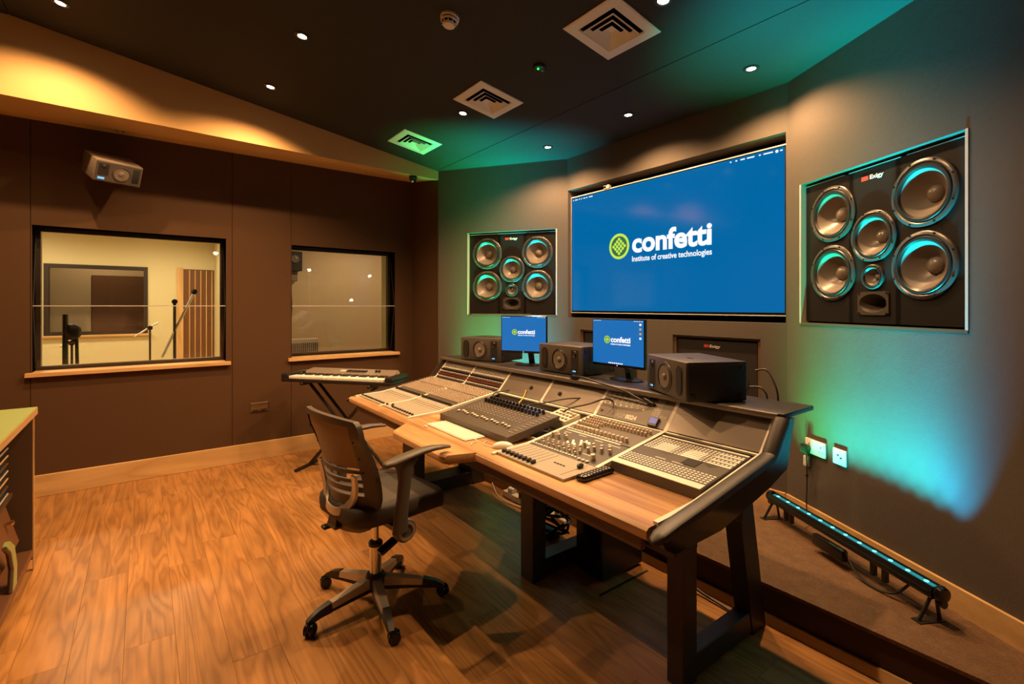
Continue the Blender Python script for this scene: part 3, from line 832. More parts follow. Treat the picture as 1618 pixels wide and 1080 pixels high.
# ------------------------------------------------------------------ light bars
def lerp_(a, b, t): return a + (b-a)*t
def light_bar(mid, direc, wall_n, lab, cols, watts, tilt, n_feet=2, cover=True):
    rz = math.atan2(direc.y, direc.x)
    t = thing('light_bar', lab, 'light bar', mid, rz, 'floor light bars washing the wall')
    Lh = 0.50; zb_ = 0.098
    # housing: rounded D section along x
    prof = [(-0.030, 0.0), (-0.036, 0.012), (-0.036, 0.030), (-0.026, 0.046), (-0.018, 0.046), (-0.018, 0.040), (0.018, 0.040), (0.018, 0.046), (0.026, 0.046), (0.036, 0.030), (0.036, 0.012), (0.030, 0.0)]
    MB().prism([(-Lh, y, zb_+z) for y, z in prof], (2*Lh, 0, 0)).build('housing', 'black_gloss', t, smooth=False)
    m = MB()
    for k in range(3): m.box(-Lh+0.01, Lh-0.01, -0.0385, -0.034, zb_+0.010+k*0.008, zb_+0.013+k*0.008)
    m.build('fins', 'black_plastic', t, kind='stuff')
    MB().box(-Lh+0.015, Lh-0.015, -0.011, 0.011, zb_+0.040, zb_+0.043).build('light_window', 'led_teal', t)
    for k in range(12):
        x = -Lh+0.05+k*(2*Lh-0.10)/11
        MB().cyl((x, 0, zb_+0.0425), (x, 0, zb_+0.0455), 0.009, n=10).build('led_lens', 'led_core', t)
    for s in (-1, 1):
        MB().lathe([(0.030, 0), (0.034, 0.01), (0.030, 0.024), (0.012, 0.028)], (s*Lh, 0, zb_+0.024), (s, 0, 0), 18).build('end_cap', 'black_gloss', t)
        f = MB()
        x = s*(Lh-0.02)
        f.box(x-0.02, x+0.02, -0.085, 0.035, 0.0, 0.004)
        f.tube([(x, -0.07, 0.004), (x, -0.012, zb_)], 0.007, 6); f.tube([(x, 0.028, 0.004), (x, 0.012, zb_)], 0.007, 6)
        f.cyl((x+s*0.02, 0, zb_-0.012), (x+s*0.045, 0, zb_-0.012), 0.016, n=12)
        f.build('foot', 'black_plastic', t)
    for x in (-0.38, -0.34, 0.20, 0.26):
        MB().box(x-0.008, x+0.008, -0.012, 0.012, 0.03, zb_).build('bracket_tab', 'black_plastic', t)
    MB().bbox(-0.10, 0.10, -0.075, -0.035, 0.035, 0.095, 0.012, 2).build('control_box', 'black_gloss', t)
    c = MB(); c.tube(smoothpath([(0.12, -0.05, 0.06), (0.18, -0.06, 0.02), (0.27, -0.05, 0.008), (0.34, -0.03, 0.03), (0.38, 0.0, 0.09)]), 0.006, 6)
    c.build('link_cable', 'cable_black', t)
    n = len(cols)
    for k in range(12):
        x = -Lh+0.05+k*(2*Lh-0.10)/11
        f = k/11*(n-1); a_ = min(int(f), n-2); f -= a_
        cc = tuple(lerp_(cols[a_][0][q], cols[a_+1][0][q], f) for q in range(3))
        wt = lerp_(cols[a_][1], cols[a_+1][1], f); tl_ = lerp_(cols[a_][2], cols[a_+1][2], f)
        spot('light_bar_beam', t, (x, 0, zb_+0.052), (R(180)+tl_, 0, 0), watts*wt, cc, R(38), 1.0, 0.012)
        if k % 3 == 1: spot('added_ceiling_beam', t, (x, 0, zb_+0.052), (R(180)+R(4), 0, 0), watts*wt*3.2, cc, R(34), 1.0, 0.012)  # extra upward beams added to tint the ceiling above the bar
    return t
TEAL = (0.0, 0.72, 0.62); GRN = (0.0, 0.80, 0.22); BLU = (0.0, 0.42, 0.85); CYA = (0.0, 0.66, 0.78)
mid = RP + RD*0.575 - RN*0.155; mid.z = ZP
light_bar(mid, RD, RN, 'long black light bar glowing teal in front of the right wall', [(GRN, 0.35, R(-12)), (GRN, 0.6, R(-12)), (TEAL, 1.0, R(-12)), (TEAL, 1.0, R(-12)), (CYA, 1.1, R(-12)), (CYA, 1.2, R(-13)), (BLU, 0.9, R(-15))], 125.0, 0)
midl = LP + LD*0.62 - LN*0.155; midl.z = ZP
light_bar(midl, -LD, LN, 'light bar behind the console washing the left wall green', [(GRN, 0.4, R(-12)), (GRN, 0.9, R(-12)), (GRN, 0.9, R(-12)), (TEAL, 0.9, R(-12)), (CYA, 0.8, R(-12)), (CYA, 0.9, R(-12))], 150.0, 0)

# ------------------------------------------------------------------ mixing console
CB = Vector((-2.32, 1.75, 0.0))
con = thing('mixing_console', 'wide grey mixing console with a wooden front on dark steel legs', 'console', CB)
CM = Matrix.Translation(-CB)
def cmb(): return MB(CM)
P0, P1, P2, P3 = (1.25, 0.755), (1.515, 0.768), (1.99, 0.846), (2.12, 0.990)
BX = [-3.695, -3.235, -2.778, -2.322, -1.866, -1.410, -0.952]     # bay borders
def lerp(a, b, t): return a + (b-a)*t
def slope_pt(x, t, up=0.0):            # on the channel surface, t 0..1 from P1 to P2
    n = Vector((0, -(P2[1]-P1[1]), P2[0]-P1[0])).normalized()
    return Vector((x, lerp(P1[0], P2[0], t), lerp(P1[1], P2[1], t))) + n*up
def steep_pt(x, t, up=0.0):            # on the meter bridge, t 0..1 from P2 to P3
    n = Vector((0, -(P3[1]-P2[1]), P3[0]-P2[0])).normalized()
    return Vector((x, lerp(P2[0], P3[0], t), lerp(P2[1], P3[1], t))) + n*up
def front_pt(x, t, up=0.0):            # fader panels, from Y 1.325 to P1
    n = Vector((0, -(P1[1]-0.7605), P1[0]-1.325)).normalized()
    return Vector((x, lerp(1.325, P1[0], t), lerp(0.7605, P1[1], t))) + n*up
def plate(mb, fn, x0, x1, t0, t1, up0, up1):
    vs = [fn(x, t, u) for u in (up0, up1) for (x, t) in ((x0, t0), (x1, t0), (x1, t1), (x0, t1))]
    mb.add(vs, [(3,2,1,0), (4,5,6,7), (0,1,5,4), (1,2,6,5), (2,3,7,6), (3,0,4,7)])
def knob(mb, fn, x, t, r, h, n=7, up=0.004):
    mb.cyl(fn(x, t, up), fn(x, t, up+h), r, r*0.86, n=n)

# wooden desktop with a nosed front
def desk_outline(off):
    return [(-3.715, 1.25+off), (-2.70, 1.25+off), (-2.575, 1.115+off), (-2.545, 1.105+off), (-2.01, 1.105+off), (-1.985, 1.115+off), (-1.94, 1.25+off), (-0.955, 1.25+off), (-0.955, 1.60), (-3.715, 1.60)]
secs = []
for off, z in ((0.012, 0.712), (0.003, 0.718), (0.0, 0.732), (0.003, 0.746), (0.014, 0.754), (0.03, 0.755)):
    secs.append([(x, y, z) for x, y in desk_outline(off)])
cmb().sweep(secs).build('desktop', 'desk_wood', con, label='orange-brown wooden front ledge', ang=25)
cmb().bbox(-3.64, -1.00, 1.285, 1.31, 0.655, 0.713, 0.004, 1).build('apron', 'apron_brown', con)
cmb().bbox(-2.55, -2.03, 1.16, 1.29, 0.690, 0.713, 0.004, 1).build('shelf_bracket', 'apron_brown', con)
# chassis
prof = [(1.33, 0.715), (1.33, 0.752), (1.515, 0.758), (1.985, 0.834), (2.115, 0.978), (2.17, 0.978), (2.21, 0.80), (1.62, 0.66), (1.33, 0.66)]
def bay_profile(b):
    if b in (2, 3): return [(1.40, 0.66), (1.40, 0.735), (1.60, 0.745), (1.97, 0.775), (1.985, 0.834), (2.115, 0.978), (2.17, 0.978), (2.21, 0.80), (1.62, 0.66)]
    if b == 5: return [(1.58, 0.66), (1.58, 0.745), (1.985, 0.834), (2.115, 0.978), (2.17, 0.978), (2.21, 0.80), (1.62, 0.66)]
    return prof
for b in range(6):
    cmb().prism([(BX[b]+0.001, y, z) for y, z in bay_profile(b)], (BX[b+1]-BX[b]-0.002, 0, 0)).build('bay_chassis', 'panel_dark', con, smooth=False)
# top shelf with a padded nose
cmb().bbox(-3.76, -0.905, 2.075, 2.365, 0.988, 1.010, 0.006, 2).build('top_shelf', 'black_leather', con)
cmb().bbox(-3.75, -0.925, 2.062, 2.085, 0.984, 1.0085, 0.005, 2).build('shelf_nose', 'panel_blank', con)
# divider strips of pale metal
def strip(x, w, start, th=0.006):
    if start == 'front': path = [(1.30, 0.7575), P1, P2, P3]
    elif start == 'slope': path = [P1, P2, P3]
    elif start == 'mid': path = [(1.55, 0.775), P2, P3]
    else: path = [P2, P3]
    ss = []
    for y, z in path:
        ss.append([(x-w/2, y, z-0.012), (x+w/2, y, z-0.012), (x+w/2, y, z+th), (x-w/2, y, z+th)])
    cmb().sweep(ss).build('divider_strip', 'strip_cream', con, smooth=False)
for x, st in ((BX[0], 'front'), (BX[1], 'front'), (BX[2], 'front'), (BX[3], 'steep'), (BX[4], 'front'), (BX[5], 'slope'), (BX[6]-0.004, 'front')):
    strip(x, 0.019, st)
def cross_strip(x0, x1, t, fn=slope_pt, w=0.016):
    m = cmb(); plate(m, fn, x0, x1, t-w/0.48, t+w/0.48, -0.004, 0.005); m.build('cross_strip', 'strip_cream', con, smooth=False)
for b in (2, 3, 4, 5): cross_strip(BX[b]+0.008, BX[b+1]-0.008, 0.985, w=0.006)
for b in (2, 3):
    cmb().bbox(BX[b]+0.008, BX[b+1]-0.008, 1.945, 1.958, 0.770, 0.812, 0.002, 1).build('cross_strip', 'strip_cream', con)
    cmb().bbox(BX[b]+0.008, BX[b+1]-0.008, 1.60, 1.612, 0.740, 0.772, 0.002, 1).build('cross_strip', 'strip_cream', con)

# channel bays 0 and 1
def channel_bay(b):
    x0, x1 = BX[b]+0.010, BX[b+1]-0.010
    m = cmb(); plate(m, front_pt, x0, x1, 0.0, 0.97, -0.004, 0.0035); m.build('fader_panel', 'fader_panel', con, smooth=False)
    m = cmb(); plate(m, slope_pt, x0, x1, 0.0, 0.20, -0.004, 0.0035); m.build('routing_panel', 'fader_panel', con, smooth=False)
    m = cmb(); plate(m, slope_pt, x0, x1, 0.20, 0.97, -0.004, 0.0035); m.build('equaliser_panel', 'panel_grey', con, smooth=False)
    m = cmb(); plate(m, steep_pt, x0, x1, 0.02, 0.59, -0.004, 0.0035); m.build('monitor_panel', 'panel_dark', con, smooth=False)
    m = cmb(); plate(m, steep_pt, x0, x1, 0.595, 1.0, -0.004, 0.0035); m.build('meter_panel', 'panel_blank', con, smooth=False)
    nc = 12
    xs = [lerp(x0, x1, (k+0.5)/nc) for k in range(nc)]
    sl = cmb()
    for x in xs: plate(sl, front_pt, x-0.0011, x+0.0011, 0.10, 0.92, 0.0035, 0.0040)
    for t in (0.045, 0.095): plate(sl, slope_pt, x0, x1, t-0.006, t+0.006, 0.0035, 0.0042)
    sl.build('fader_slots', 'panel_dark', con, kind='stuff', smooth=False)
    for k, x in enumerate(xs):
        t = 0.10 if (b == 0 or k > 2) else (0.16, 0.26, 0.42)[2-k] if k else 0.12
        c = cmb(); p = front_pt(x, t, 0.0035)
        c.bbox(p.x-0.0055, p.x+0.0055, p.y-0.009, p.y+0.009, p.z+0.001, p.z+0.012, 0.003, 1)
        c.build('fader_cap', 'knob_black', con)
    w = cmb(); bl = cmb(); rd = cmb(); bu = cmb(); si = cmb(); wh = cmb()
    for x in xs:
        for dx in (-0.010, 0.010): knob(wh, slope_pt, x+dx, 0.14, 0.0042, 0.007)
        for dx in (-0.008, 0.008): knob(wh, slope_pt, x+dx, 0.175, 0.0042, 0.007)
        for dx in (-0.009, 0.009): knob(bl, slope_pt, x+dx, 0.225, 0.0058, 0.016)
        for r in range(7):
            for dx in (-0.0125, 0.0, 0.0125): knob(si, slope_pt, x+dx, 0.34+r*0.042, 0.0052, 0.014)
        for r in range(6):
            for dx in (-0.0115, 0.0115): knob(w, slope_pt, x+dx, 0.672+r*0.045, 0.0068, 0.015)
        for dx in (-0.010, 0.010):
            knob(wh, steep_pt, x+dx, 0.09, 0.0042, 0.010); knob(rd, steep_pt, x+dx, 0.19, 0.0062, 0.014)
            knob(rd, steep_pt, x+dx, 0.27, 0.0050, 0.014)
            knob(wh, steep_pt, x+dx, 0.345, 0.0038, 0.010); knob(bu, steep_pt, x+dx, 0.43, 0.0062, 0.014)
            knob(wh, steep_pt, x+dx, 0.53, 0.0042, 0.010)
    si.build('gain_knobs', 'knob_silver', con, kind='stuff'); w.build('equaliser_knobs', 'knob_silver', con, kind='stuff')
    bl.build('pan_knobs', 'knob_black', con, kind='stuff'); rd.build('red_knobs', 'knob_red', con, kind='stuff')
    bu.build('dark_knobs', 'knob_black', con, kind='stuff'); wh.build('white_buttons', 'knob_white', con, kind='stuff')
    m = cmb(); plate(m, slope_pt, x0, x1, 0.632, 0.648, 0.0035, 0.0045); m.build('print_line', 'print_dim', con, smooth=False)
    m = cmb()
    plate(m, steep_pt, x0, x1, 0.585, 0.60, 0.0035, 0.0042)
    for k in range(11): 
        x = lerp(x0+0.006, x1-0.006, k/10)
        plate(m, steep_pt, x-0.0012, x+0.0012, 0.62, 0.94, 0.0035, 0.0045)
        if k < 10:
            for j in range(6): plate(m, steep_pt, x+0.012, x+0.026, 0.645+j*0.048, 0.655+j*0.048, 0.0035, 0.0042)
    m.build('meter_scales', 'print_white', con, kind='stuff', smooth=False)
for b in (0, 1): channel_bay(b)
# blank bridge panels
for b in (2, 3, 5):
    m = cmb(); plate(m, steep_pt, BX[b]+0.009, BX[b+1]-0.009, 0.04, 0.56, -0.004, 0.0035); m.build('blank_panel', 'panel_blank', con, smooth=False)
    m = cmb(); plate(m, steep_pt, BX[b]+0.009, BX[b+1]-0.009, 0.565, 0.99, -0.004, 0.0030); m.build('blank_panel', 'panel_blank', con, smooth=False)
for b in (2, 3):
    k = cmb(); x = BX[b] + (0.30 if b == 2 else 0.12)
    k.lathe([(0.013, 0), (0.013, 0.008), (0.008, 0.010), (0.0001, 0.010)], steep_pt(x, 0.42, 0.003), (steep_pt(x, 0.42, 1)-steep_pt(x, 0.42, 0)), 12)
    k.build('cable_grommet', 'black_matte', con)

# master bay
x0, x1 = BX[4]+0.010, BX[5]-0.010
m = cmb(); plate(m, front_pt, x0-0.004, x1+0.016, -0.02, 0.985, -0.004, 0.006); m.build('fader_panel', 'fader_panel', con, smooth=False)
m = cmb(); plate(m, slope_pt, x0, x1, 0.0, 0.485, -0.004, 0.005); m.build('master_panel', 'panel_dark', con, smooth=False)
m = cmb(); plate(m, slope_pt, x0, x1, 0.50, 0.97, -0.004, 0.005); m.build('send_panel', 'panel_grey', con, smooth=False)
m = cmb(); plate(m, steep_pt, x0, x1, 0.04, 0.99, -0.004, 0.0035); m.build('meter_panel', 'panel_grey', con, smooth=False)
m = cmb()
plate(m, slope_pt, x0+0.02, x1-0.06, 0.487, 0.503, 0.005, 0.0058)
for k in range(16):
    x = lerp(x0+0.02, x1-0.075, k/15); plate(m, slope_pt, x-0.008, x+0.008, 0.525, 0.545, 0.005, 0.008)
    plate(m, slope_pt, lerp(x0+0.012, x0+0.30, k/15)-0.006, lerp(x0+0.012, x0+0.30, k/15)+0.006, 0.035, 0.055, 0.005, 0.008)
    if k < 9: plate(m, slope_pt, x0+0.016+k*0.018-0.006, x0+0.016+k*0.018+0.006, 0.64, 0.66, 0.005, 0.008)
for xx, tt, ww in ((0.03, 0.44, 0.05), (0.13, 0.45, 0.05), (0.24, 0.44, 0.05), (0.34, 0.43, 0.06), (0.30, 0.14, 0.05), (0.02, 0.33, 0.03)):
    plate(m, slope_pt, x0+xx, x0+xx+ww, tt, tt+0.008, 0.005, 0.0055)
m.build('white_buttons', 'knob_white', con, kind='stuff', smooth=False)
si = cmb(); wa = cmb()
rnd = random.Random(3)
for k in range(8):
    x = x0+0.030+k*0.036
    for tt, dx in ((0.085, 0.0), (0.13, 0.008), (0.165, -0.006)):
        knob(si, slope_pt, x+dx, tt, 0.0065, 0.016, 8)
for k in range(14):
    x = x0+0.045+k*0.026; knob(si, slope_pt, x, 0.575, 0.0085, 0.022, 8)
for k in range(13):
    x = x0+0.155+k*0.021
    knob(si, slope_pt, x, 0.80, 0.007, 0.018, 8); knob(si, slope_pt, x+0.008, 0.86, 0.007, 0.018, 8)
for k in range(9):
    for j in range(4): knob(si, slope_pt, x0+0.014+k*0.017, 0.70+j*0.06, 0.006, 0.015, 7)
for xx, tt in ((0.30, 0.30), (0.325, 0.25), (0.345, 0.31), (0.365, 0.26), (0.385, 0.33), (0.37, 0.36), (0.26, 0.20), (0.255, 0.27), (0.405, 0.28), (0.31, 0.20), (0.03, 0.28), (0.055, 0.31), (0.075, 0.28), (0.095, 0.33), (0.12, 0.30)):
    knob(si, slope_pt, x0+xx, tt, 0.0085, 0.022, 9)
knob(si, slope_pt, x0+0.385, 0.10, 0.012, 0.026, 12)
si.build('control_knobs', 'knob_silver', con, kind='stuff')
for xx, tt in ((0.165, 0.30), (0.18, 0.26), (0.20, 0.34), (0.195, 0.25), (0.215, 0.30), (0.225, 0.36), (0.235, 0.32), (0.15, 0.25), (0.25, 0.34)):
    knob(wa, slope_pt, x0+xx, tt, 0.006, 0.007, 8)
wa.build('lit_buttons', 'led_warm', con, kind='stuff')
for k in range(8):
    x = x0+0.022+k*0.030
    m = cmb(); plate(m, front_pt, x-0.0011, x+0.0011, 0.12, 0.92, 0.006, 0.0066); m.build('fader_slot', 'panel_dark', con, smooth=False)
    c = cmb(); p = front_pt(x, 0.12, 0.006); c.bbox(p.x-0.0075, p.x+0.0075, p.y-0.014, p.y+0.014, p.z+0.001, p.z+0.016, 0.004, 1); c.build('fader_cap', 'knob_black', con)
x = x1-0.028
m = cmb(); plate(m, front_pt, x-0.0011, x+0.0011, 0.10, 0.92, 0.006, 0.0066); m.build('fader_slot', 'panel_dark', con, smooth=False)
c = cmb(); p = front_pt(x, 0.70, 0.006); c.bbox(p.x-0.009, p.x+0.009, p.y-0.015, p.y+0.015, p.z+0.001, p.z+0.018, 0.004, 1); c.build('fader_cap', 'knob_black', con)
m = cmb()
for k in range(4): plate(m, front_pt, x0+0.285+k*0.018, x0+0.296+k*0.018, 0.50, 0.53, 0.006, 0.009)
m.build('small_buttons', 'knob_black', con, kind='stuff', smooth=False)
for k in range(3):
    m = cmb(); p = slope_pt(x1-0.105+k*0.024, 0.03, 0.005); m.lathe([(0.0085, 0), (0.0085, 0.006), (0.0001, 0.007)], p, (0,0,1), 12); m.build('round_button', 'knob_white', con)
# bridge of the master bay: meter frames, lettering, little screen, lamps
m = cmb()
for k in range(8):
    xa = x0+0.010+k*0.037
    plate(m, steep_pt, xa-0.0007, xa+0.0007, 0.45, 0.97, 0.0035, 0.0042)
    plate(m, steep_pt, xa+0.004, xa+0.026, 0.955, 0.965, 0.0035, 0.0042); plate(m, steep_pt, xa+0.004, xa+0.026, 0.70, 0.71, 0.0035, 0.0042)
    plate(m, steep_pt, xa+0.026, xa+0.0272, 0.70, 0.965, 0.0035, 0.0042); plate(m, steep_pt, xa+0.004, xa+0.0052, 0.70, 0.965, 0.0035, 0.0042)
    for j in range(4): plate(m, steep_pt, xa+0.009, xa+0.019, 0.74+j*0.055, 0.748+j*0.055, 0.0035, 0.0042)
    plate(m, steep_pt, xa+0.002, xa+0.012, 0.45, 0.485, 0.0035, 0.0045)
for dx in (0.335, 0.352, 0.372): plate(m, steep_pt, x0+dx, x0+dx+0.0015, 0.32, 0.98, 0.0035, 0.0042)
for j in range(10):
    plate(m, steep_pt, x0+0.342, x0+0.348, 0.36+j*0.058, 0.375+j*0.058, 0.0035, 0.0042); plate(m, steep_pt, x0+0.359, x0+0.368, 0.36+j*0.058, 0.375+j*0.058, 0.0035, 0.0042)
plate(m, steep_pt, x0+0.385, x0+0.425, 0.36, 0.372, 0.0035, 0.0042); plate(m, steep_pt, x0+0.392, x0+0.42, 0.40, 0.41, 0.0035, 0.0042)
m.build('meter_scales', 'print_white', con, kind='stuff', smooth=False)
su = steep_pt(0, 1)-steep_pt(0, 0)
text('lettering', 'ASP', 0.034, 'print_dim', con, (1,0,0), su, CM @ steep_pt(x0+0.125, 0.115, 0.0036), 0.0003, 0.0004, 0.062)
text('lettering', '8024', 0.034, 'print_white', con, (1,0,0), su, CM @ steep_pt(x0+0.190, 0.115, 0.0036), 0.0003, 0.0014, 0.070)
m = cmb(); m.lathe([(0.007, 0), (0.007, 0.006), (0.0001, 0.007)], steep_pt(x0+0.022, 0.20, 0.0035), su.cross(Vector((-1,0,0))), 12); m.build('headphone_socket', 'knob_black', con)
m = cmb(); plate(m, steep_pt, x0+0.342, x0+0.392, 0.06, 0.30, 0.0035, 0.016); m.build('display_module', 'panel_dark', con, smooth=False)
m = cmb(); plate(m, steep_pt, x0+0.346, x0+0.388, 0.12, 0.28, 0.016, 0.0165); m.build('display_screen', 'mini_screen', con, smooth=False)
m = cmb()
for k in range(4): m.ball(steep_pt(x1-0.040+k*0.010, 0.90, 0.0045), 0.0032, 8)
m.build('orange_lamps', 'led_orange', con, kind='stuff')

# patch bay
pz = lambda y: 0.796 + (y-1.578)*0.138
xa, xb = BX[5]+0.026, BX[6]-0.020
def pb(x, t, up=0.0):
    y = lerp(1.578, 1.935, t); return Vector((x, y, pz(y)+up))
m = cmb(); m.add([(xa,1.578,0.756), (xb,1.578,0.756), (xb,1.94,0.80), (xa,1.94,0.80), (xa,1.578,pz(1.578)), (xb,1.578,pz(1.578)), (xb,1.94,pz(1.94)), (xa,1.94,pz(1.94))],
    [(3,2,1,0), (4,5,6,7), (0,1,5,4), (1,2,6,5), (2,3,7,6), (3,0,4,7)])
m.build('patch_bay', 'panel_grey', con, smooth=False)
m = cmb(); plate(m, pb, xa+0.004, xb-0.002, 0.0, 0.10, 0.0, 0.0025); m.build('label_strip', 'strip_cream', con, smooth=False)
m = cmb(); plate(m, pb, xa+0.004, xb-0.002, 0.10, 0.96, 0.0, 0.0015); m.build('socket_field', 'panel_dark', con, smooth=False)
m = cmb(); plate(m, pb, xa+0.004, xb-0.002, 0.965, 1.0, 0.0, 0.003); m.build('label_strip', 'strip_cream', con, smooth=False)
jw = cmb()
for r_ in range(5):
    for k in range(24):
        x = lerp(xa+0.012, xb-0.012, k/23)
        plate(jw, pb, x-0.0055, x+0.0055, 0.135+r_*0.045, 0.155+r_*0.045, 0.0015, 0.0022)
for r_ in range(8):
    for k in range(24):
        x = lerp(xa+0.012, xb-0.012, k/23)
        wide = (3 <= k <= 7 and r_ < 5) or (11 <= k <= 15 and r_ < 5) or (k > 17 and r_ % 2 == 0)
        hw = 0.0082 if wide else 0.0055
        plate(jw, pb, x-hw, x+hw, 0.585+r_*0.045, 0.610+r_*0.045+(0.008 if wide else 0), 0.0015, 0.0022)
for xx in (0.12, 0.20): plate(jw, pb, xa+xx, xa+xx+0.05, 0.385, 0.395, 0.0015, 0.0022)
jw.build('socket_labels', 'print_white', con, kind='stuff', smooth=False)
m = cmb(); plate(m, pb, xa+0.235, xa+0.30, 0.40, 0.56, 0.0015, 0.0035); m.build('slot_cover', 'black_matte', con, smooth=False)

# end cheeks
top = [(1.235, 0.742), (1.30, 0.760), (1.46, 0.782), (1.949, 0.856), (2.075, 1.000)]
bot = [(2.115, 0.995), (2.05, 0.80), (1.90, 0.755), (1.56, 0.69), (1.30, 0.69), (1.25, 0.715)]
for xa_, xb_ in ((-0.935, -0.882), (-3.735, -3.706)):
    cmb().prism([(xa_, y, z-0.004) for y, z in top] + [(xa_, y, z) for y, z in bot], (xb_-xa_, 0, 0)).build('end_cheek', 'black_gloss' if xb_ > -2 else 'steel_brown', con, smooth=False)
secs = []
path = [(1.215, 0.738), (1.222, 0.741), (1.25, 0.748), (1.32, 0.762), (1.40, 0.773), (1.47, 0.783), (1.90, 0.850), (1.945, 0.860), (1.965, 0.880), (2.06, 0.985)]
scl = [0.25, 0.6, 0.9, 1, 1, 1, 1, 1, 1, 1]
for (y, z), s in zip(path, scl):
    w_, h_ = 0.029*s, 0.017*s; ring_ = []
    for k in range(12):
        a = 2*math.pi*k/12; c_, s_ = math.cos(a), math.sin(a)
        ring_.append((-0.906 + w_*(abs(c_)**0.6)*(1 if c_ >= 0 else -1), y - (0.6*h_*s_ if y > 1.95 else 0), z + h_*(abs(s_)**0.6)*(1 if s_ >= 0 else -1)))
    secs.append(ring_)
cmb().sweep(secs).build('arm_pad', 'black_leather', con, label='padded dark leather edge')
m = cmb(); m.bbox(-1.03, -0.90, 1.32, 1.45, 0.655, 0.70, 0.006, 1); m.build('corner_bracket', 'steel_brown', con)
# leg frames
def leg_frame(xc, w, back=True):
    a, b_ = xc-w/2, xc+w/2
    cmb().bbox(a, b_, 1.615, 1.705, 0.0, 0.66, 0.004, 1).build('leg', 'steel_brown', con)
    m = cmb(); m.prism([(a, 2.14, 0.0), (a, 2.255, 0.0), (a, 2.10, 0.76), (a, 1.99, 0.76)], (w, 0, 0)); m.build('leg', 'steel_brown', con, smooth=False)
    cmb().bbox(a+0.004, b_-0.004, 1.70, 2.15, 0.012, 0.105, 0.004, 1).build('leg_base', 'steel_brown', con)
    cmb().cyl((xc, 1.645, 0.0), (xc, 1.645, 0.015), 0.028, n=12).build('foot', 'black_plastic', con)
leg_frame(-1.10, 0.075); leg_frame(-2.00, 0.105); leg_frame(-3.44, 0.20)
cmb().bbox(-3.62, -1.02, 1.96, 1.99, 0.56, 0.69, 0.004, 1).build('rear_beam', 'steel_brown', con)
cmb().bbox(-3.62, -1.02, 1.60, 1.62, 0.60, 0.67, 0.004, 1).build('front_beam', 'steel_brown', con)

# ------------------------------------------------------------------ desk speakers
def near_speaker(c, ang, lab, mirror):
    t = thing('desk_speaker', lab, 'loudspeaker', c, R(ang), 'small speakers on the console shelf')
    W, Hh, D = 0.41, 0.185, 0.30; k = -1 if mirror else 1
    MB().bbox(-W/2, W/2, 0.008, D, 0.004, Hh, 0.006, 2).build('cabinet', 'speaker_black', t)
    MB().bbox(-W/2+0.001, W/2-0.001, 0.0, 0.02, 0.005, Hh-0.001, 0.006, 2).build('front_baffle', 'speaker_grey', t)
    zc = Hh*0.5
    w = MB().ring([(0.064, 0.0), (0.074, 0.0), (0.073, 0.005), (0.066, 0.007)], (k*0.0, 0.001, zc), (0,-1,0), 32).build('woofer', 'driver_ring', t)
    MB().lathe([(0.066, 0.003), (0.060, 0.007), (0.052, 0.002)], (0, 0, zc), (0,-1,0), 32, caps=False).build('surround', 'rubber', w)
    MB().lathe([(0.054, 0.0045), (0.034, 0.0020), (0.016, 0.0012)], (0, -0.0005, zc), (0,-1,0), 32, caps=False).build('cone', 'cone', w)
    MB().lathe([(0.018, 0.001), (0.015, 0.010), (0.008, 0.015), (0.0001, 0.016)], (0, 0, zc), (0,-1,0), 24).build('dust_cap', 'cone', w)
    # passive radiator: stadium shape
    pts = []
    xc = -k*0.145
    for i in range(24):
        a = 2*math.pi*i/24; pts.append((xc+0.030*math.cos(a), 0.0, zc+(0.040 if math.sin(a) >= 0 else -0.040)+0.030*math.sin(a)))
    pr = MB().prism(pts, (0, -0.0025, 0)).build('passive_radiator', 'rubber', t, smooth=False)
    MB().prism([(xc+(p[0]-xc)*0.78, -0.0025, zc+(p[2]-zc)*0.86) for p in pts], (0, -0.002, 0)).build('radiator_plate', 'speaker_black', pr, smooth=False)
    xt = k*0.140
    MB().bbox(xt-0.033, xt+0.033, -0.0015, 0.001, 0.035, Hh-0.022, 0.001, 1).build('tweeter_plate', 'speaker_black', t)
    MB().lathe([(0.020, 0.0), (0.017, 0.004), (0.011, 0.001), (0.0095, 0.005), (0.0001, 0.008)], (xt, -0.0015, Hh-0.050), (0,-1,0), 24).build('tweeter', 'rubber', t)
    MB().box(xt-0.020, xt+0.018, -0.003, -0.0005, 0.020, 0.038).build('badge', 'black_gloss', t)
    MB().box(xt-0.015, xt+0.013, -0.0036, -0.0028, 0.024, 0.033).build('badge_light', 'badge_blue', t)
    for s in (-1, 1):
        for yy in (0.035, D-0.03):
            for zz in (0.03, Hh-0.025):
                MB().lathe([(0.013, 0), (0.013, 0.0025), (0.009, 0.004), (0.0001, 0.004)], (s*W/2, yy, zz), (s,0,0), 14).build('corner_bumper', 'speaker_black', t)
    MB().bbox(0.02, 0.07, 0.10, 0.112, Hh-0.001, Hh+0.0012, 0.0008, 1).build('top_label', 'black_gloss', t)
    return t
ZS = 1.0105
near_speaker((-3.235, 2.135, ZS), 16.8, 'leftmost desk speaker on the console, turned to the right', False)
near_speaker((-2.335, 2.16, ZS), 0, 'middle desk speaker on the console between the two screens', False)
n3 = near_speaker((-1.45, 2.045, ZS), -28.4, 'rightmost desk speaker overhanging the console with its dark side to the camera', True)

